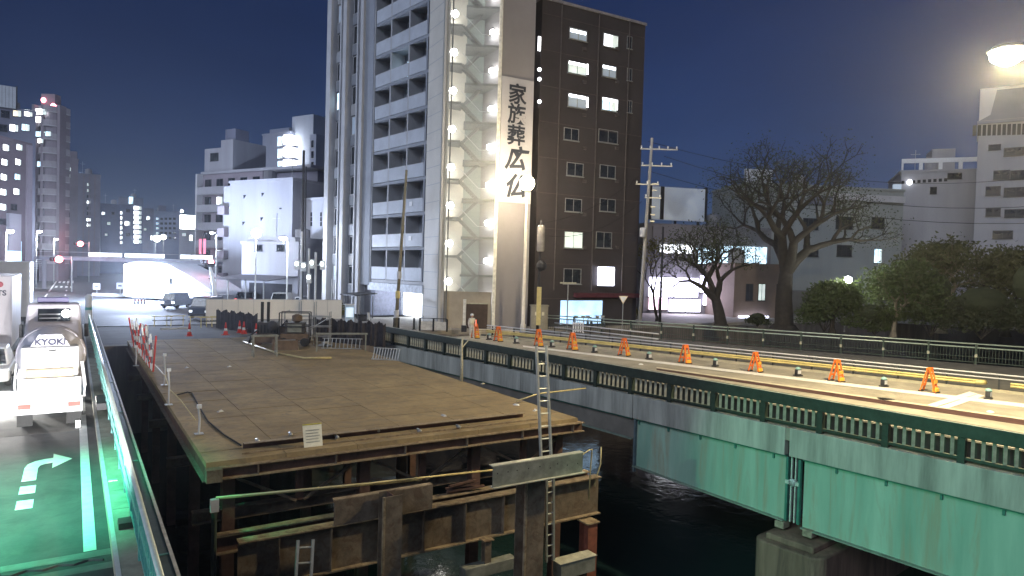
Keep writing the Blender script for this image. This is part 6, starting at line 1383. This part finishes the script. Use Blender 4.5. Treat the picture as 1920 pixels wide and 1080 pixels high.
# white box truck in the next lane
bxp = RD.w(-3.65, 39.5, 0); bt = thing('box_truck', 'pale grey box truck with dark logo on its tail, next lane over', 'truck', bxp, rz_r)
MB().box(-1.25, 1.25, 0, 6.5, 1.0, 4.35).build('cargo_box', mat('box_lilac', (.50, .48, .54), .5, 0, .06, 1), bt, bevel=.03)
for x in (-1.22, -.02, 1.22): MB().box(x-.03, x+.03, -.04, -.004, 1.0, 4.3).build('door_post', TGR, bt)
MB().box(-1.2, 1.2, .2, 6.3, .6, .98).build('chassis', DARK, bt); MB().box(-1.15, 1.15, 6.8, 8.4, .7, 2.9).build('cab', TW, bt, bevel=.1)
for x in (-.95, .95):
    for y in (1.2, 2.2, 7.5): wheel(bt, x, y, .48, .26)
MB().box(-1.2, 1.2, -.1, .05, .45, .62).build('bumper', DARK, bt)
for x in (-.95, .95): MB().box(x-.15, x+.15, -.06, -.01, .8, .95).build('tail_lamp', REDM, bt)
INK2 = MATS['truck_ink']
letters(bt, 'MTS', .72, -.03, 3.55, .34, INK2, off=.012)
MB().prism([(.30, 3.72), (.52, 3.80), (.56, 4.02), (.34, 3.94)], -.03, -.005, 'y').build('logo_mark', INK2, bt); MB().lathe([(.14, -.03), (.14, -.006)], 14, (.78, 0, 3.96), 'y').build('logo_mark', mat('logo_red', (.35, .05, .08), .5), bt)
letters(bt, 'G', .38, -.03, 2.05, .16, INK2)
# tall white panel van ahead of it, washed out by light
vp = RD.w(-3.9, 62, 0); wv = thing('panel_truck', 'tall white panel truck washed out by lamps ahead of the box truck', 'truck', vp, rz_r)
MB().box(-1.2, 1.2, 0, 5, .8, 4.9).build('cargo_box', TW, wv, bevel=.05); MB().box(-1.1, 1.1, 5.2, 6.8, .6, 2.9).build('cab', TW, wv, bevel=.1); MB().box(-1, 1, .1, 6, .45, .78).build('chassis', DARK, wv)
for x in (-.95, .95):
    for y in (1, 5.9): wheel(wv, x, y, .45, .25)
# oncoming car with glaring headlights
cp_ = RD.w(-2.95, 33.5, 0)
def car(label, loc, rz, paint, hl, on_w=0, name='oncoming_car'):
    t = thing(name, label, 'car', loc, rz)       # front faces local -y
    body = [(-.84, 0.1), (-.84, 4.1), (.84, 4.1), (.84, .1), (.6, -.05), (-.6, -.05)]
    MB().prism(body, .28, .82).build('body', paint, t, bevel=.08)
    MB().hexa([(-.78, 1.0, .82), (.78, 1.0, .82), (.78, 3.9, .82), (-.78, 3.9, .82), (-.62, 1.8, 1.48), (.62, 1.8, 1.48), (.62, 3.4, 1.48), (-.62, 3.4, 1.48)]).build('cabin', paint, t, bevel=.08)
    MB().hexa([(-.68, 1.0, .88), (.68, 1.0, .88), (.68, 1.1, .88), (-.68, 1.1, .88), (-.56, 1.68, 1.42), (.56, 1.68, 1.42), (.56, 1.76, 1.42), (-.56, 1.76, 1.42)]).build('windscreen', GLASS, t)
    for x in (-.76, .76):
        for y in (.8, 3.3): wheel(t, x, y, .31, .2)
    for x in (-.58, .58):
        MB().lathe([(.02, -.10), (.10, -.085), (.125, -.03), (.125, .02)], 14, (x, .02, .62), 'y').build('headlight', hl, t)
    MB().box(-.25, .25, -.09, -.055, .36, .50).build('number_plate', WHITE, t); MB().box(-.5, .5, -.08, -.052, .53, .66).build('grille', BLACK, t)
    return t
HL = emit('headlight_glare', (1, 1, .96), 40)
oc = car('oncoming white car with glaring headlights beside the mixer truck', cp_, rz_r, TW, HL)
for x in (-.58, .58): lamp_light('headlight_beam', (x, -.2, .62), 2500, (1, .98, .92), .12, oc, 100, None)
for o in oc.children:
    if o.type == 'LIGHT': o.rotation_euler = (math.radians(80), 0, math.radians(180))
# added car behind the mixer, below the frame: its headlights light the truck's tail
fc = car('unseen silver car behind the mixer truck, added to light its tail', RD.w(-.75, 9.2, 0), rz_r+math.pi, PALEGR, HL, name='unseen_car')
for x in (-.58, .58):
    o = lamp_light('headlight_beam', (x, -.2, .66), 14000, (1, .98, .95), .12, fc, 25, None); o.rotation_euler = (math.radians(95), 0, math.radians(180))
# traffic signal at the near crossing (green), its mast beside the lane
sgp = RD.w(-3.2, 17.4, 0); ns = thing('traffic_signal', 'green traffic signal over the near lanes beside the camera', 'traffic signal', sgp, rz_r)
MB().tube([(-4, 0, 0), (-4, 0, 5.4)], .10, 10).build('pole', GALV, ns); MB().tube([(-4, 0, 5.3), (0.3, 0, 5.2)], .06, 8).build('arm', GALV, ns); MB().box(-.65, .65, -.1, .12, 4.75, 5.2).build('housing', PALEGR, ns, bevel=.06)
for k, x in enumerate((-.42, 0, .42)): MB().lathe([(.02, -.16), (.13, -.14), (.15, -.101)], 14, (x, 0, 4.97), 'y').build('lens', emit('green_signal_lens', (.05, 1, .55), 30) if k == 0 else BLACK, ns)
o = lamp_light('signal_light', (-.42, -.35, 4.9), 3000, (.06, 1, .52), .15, ns, 92, None); o.rotation_euler = (math.radians(14), 0, math.radians(-70)); o.data.energy = 5200
ps_ = RD.w(-2.0, 9.5, 0); pg = thing('added_pedestrian_signal', 'unseen green pedestrian signal added to light the bridge girder', 'traffic signal', ps_, 0)  # out-of-view signal added so its spot turns the girder green
MB().tube([(0, 0, 0), (0, 0, 4.3)], .08, 10).build('pole', GALV, pg)
dv = (Vector((BR.w(.06, -9.5).x, BR.w(.06, -9.5).y, -1.4))-Vector((ps_.x, ps_.y, 4.0))); az_ = math.atan2(-dv.x, dv.y)
hb_ = MB().box(-.2, .2, -.12, .14, 3.6, 4.3).build('housing', PALEGR, pg, rz=az_, bevel=.03)
MB().box(-.15, .15, .142, .16, 3.65, 3.93).build('lens', emit('green_signal_lens', (.05, 1, .55), 30), hb_); MB().box(-.15, .15, .142, .16, 3.97, 4.25).build('lens', BLACK, hb_)
for x in (-.17, .16): MB().box(x, x+.01, .142, .5, 3.62, 3.97).build('visor', DARK, hb_)
o = lamp_light('signal_light', (dv.normalized()*.6)+Vector((0, 0, 3.85)), 5000, (.22, 1, .54), .1, pg, 44, None); o.rotation_euler = (-dv).to_track_quat('Z', 'Y').to_euler(); o.data.spot_blend = .5
# delineator post and lamp by the kerb
p = W(146, 803, 0); o = thing('kerb_marker', 'small glowing white marker box on the lane edge line', 'marker', (p.x, p.y, 0), rz_r); MB().box(-.06, .06, -.05, .05, .03, .24).build('lens', emit('marker_glow', (1, 1, .96), 4), o, bevel=.01); MB().box(-.09, .09, -.08, .08, 0, .03).build('base', DARK, o)
p = W(178, 612, .18); o = thing('white_marker_post', 'tall white padded marker post at far end of teal railing', 'post', RD.w(1.0, 60.6, .18), rz_r); MB().lathe([(.3, 0), (.28, .2), (.22, 1.6), (.26, 2.2), (.1, 2.4)], 14).build('pad', WHITE, o, smooth=True); MB().lathe([(.24, 1.2), (.24, 1.4)], 14).build('band', TEAL, o)

# ---------------------------------------------------------------- thin haze added to give the lamps soft halos
hm = bpy.data.materials.new('halo_haze'); hm.use_nodes = True; ht = hm.node_tree; ht.nodes.clear()
ho_ = ht.nodes.new('ShaderNodeOutputMaterial'); hv = ht.nodes.new('ShaderNodeVolumePrincipled')
hv.inputs['Color'].default_value = (.85, .9, 1, 1); hv.inputs['Density'].default_value = .00038; hv.inputs['Anisotropy'].default_value = .78
ht.links.new(hv.outputs[0], ho_.inputs['Volume'])
hz_ = MB().box(-4500, 4500, -4500, 4500, -7.5, 60).build('haze', hm); hz_['kind'] = 'stuff'
scene.cycles.volume_bounces = 0
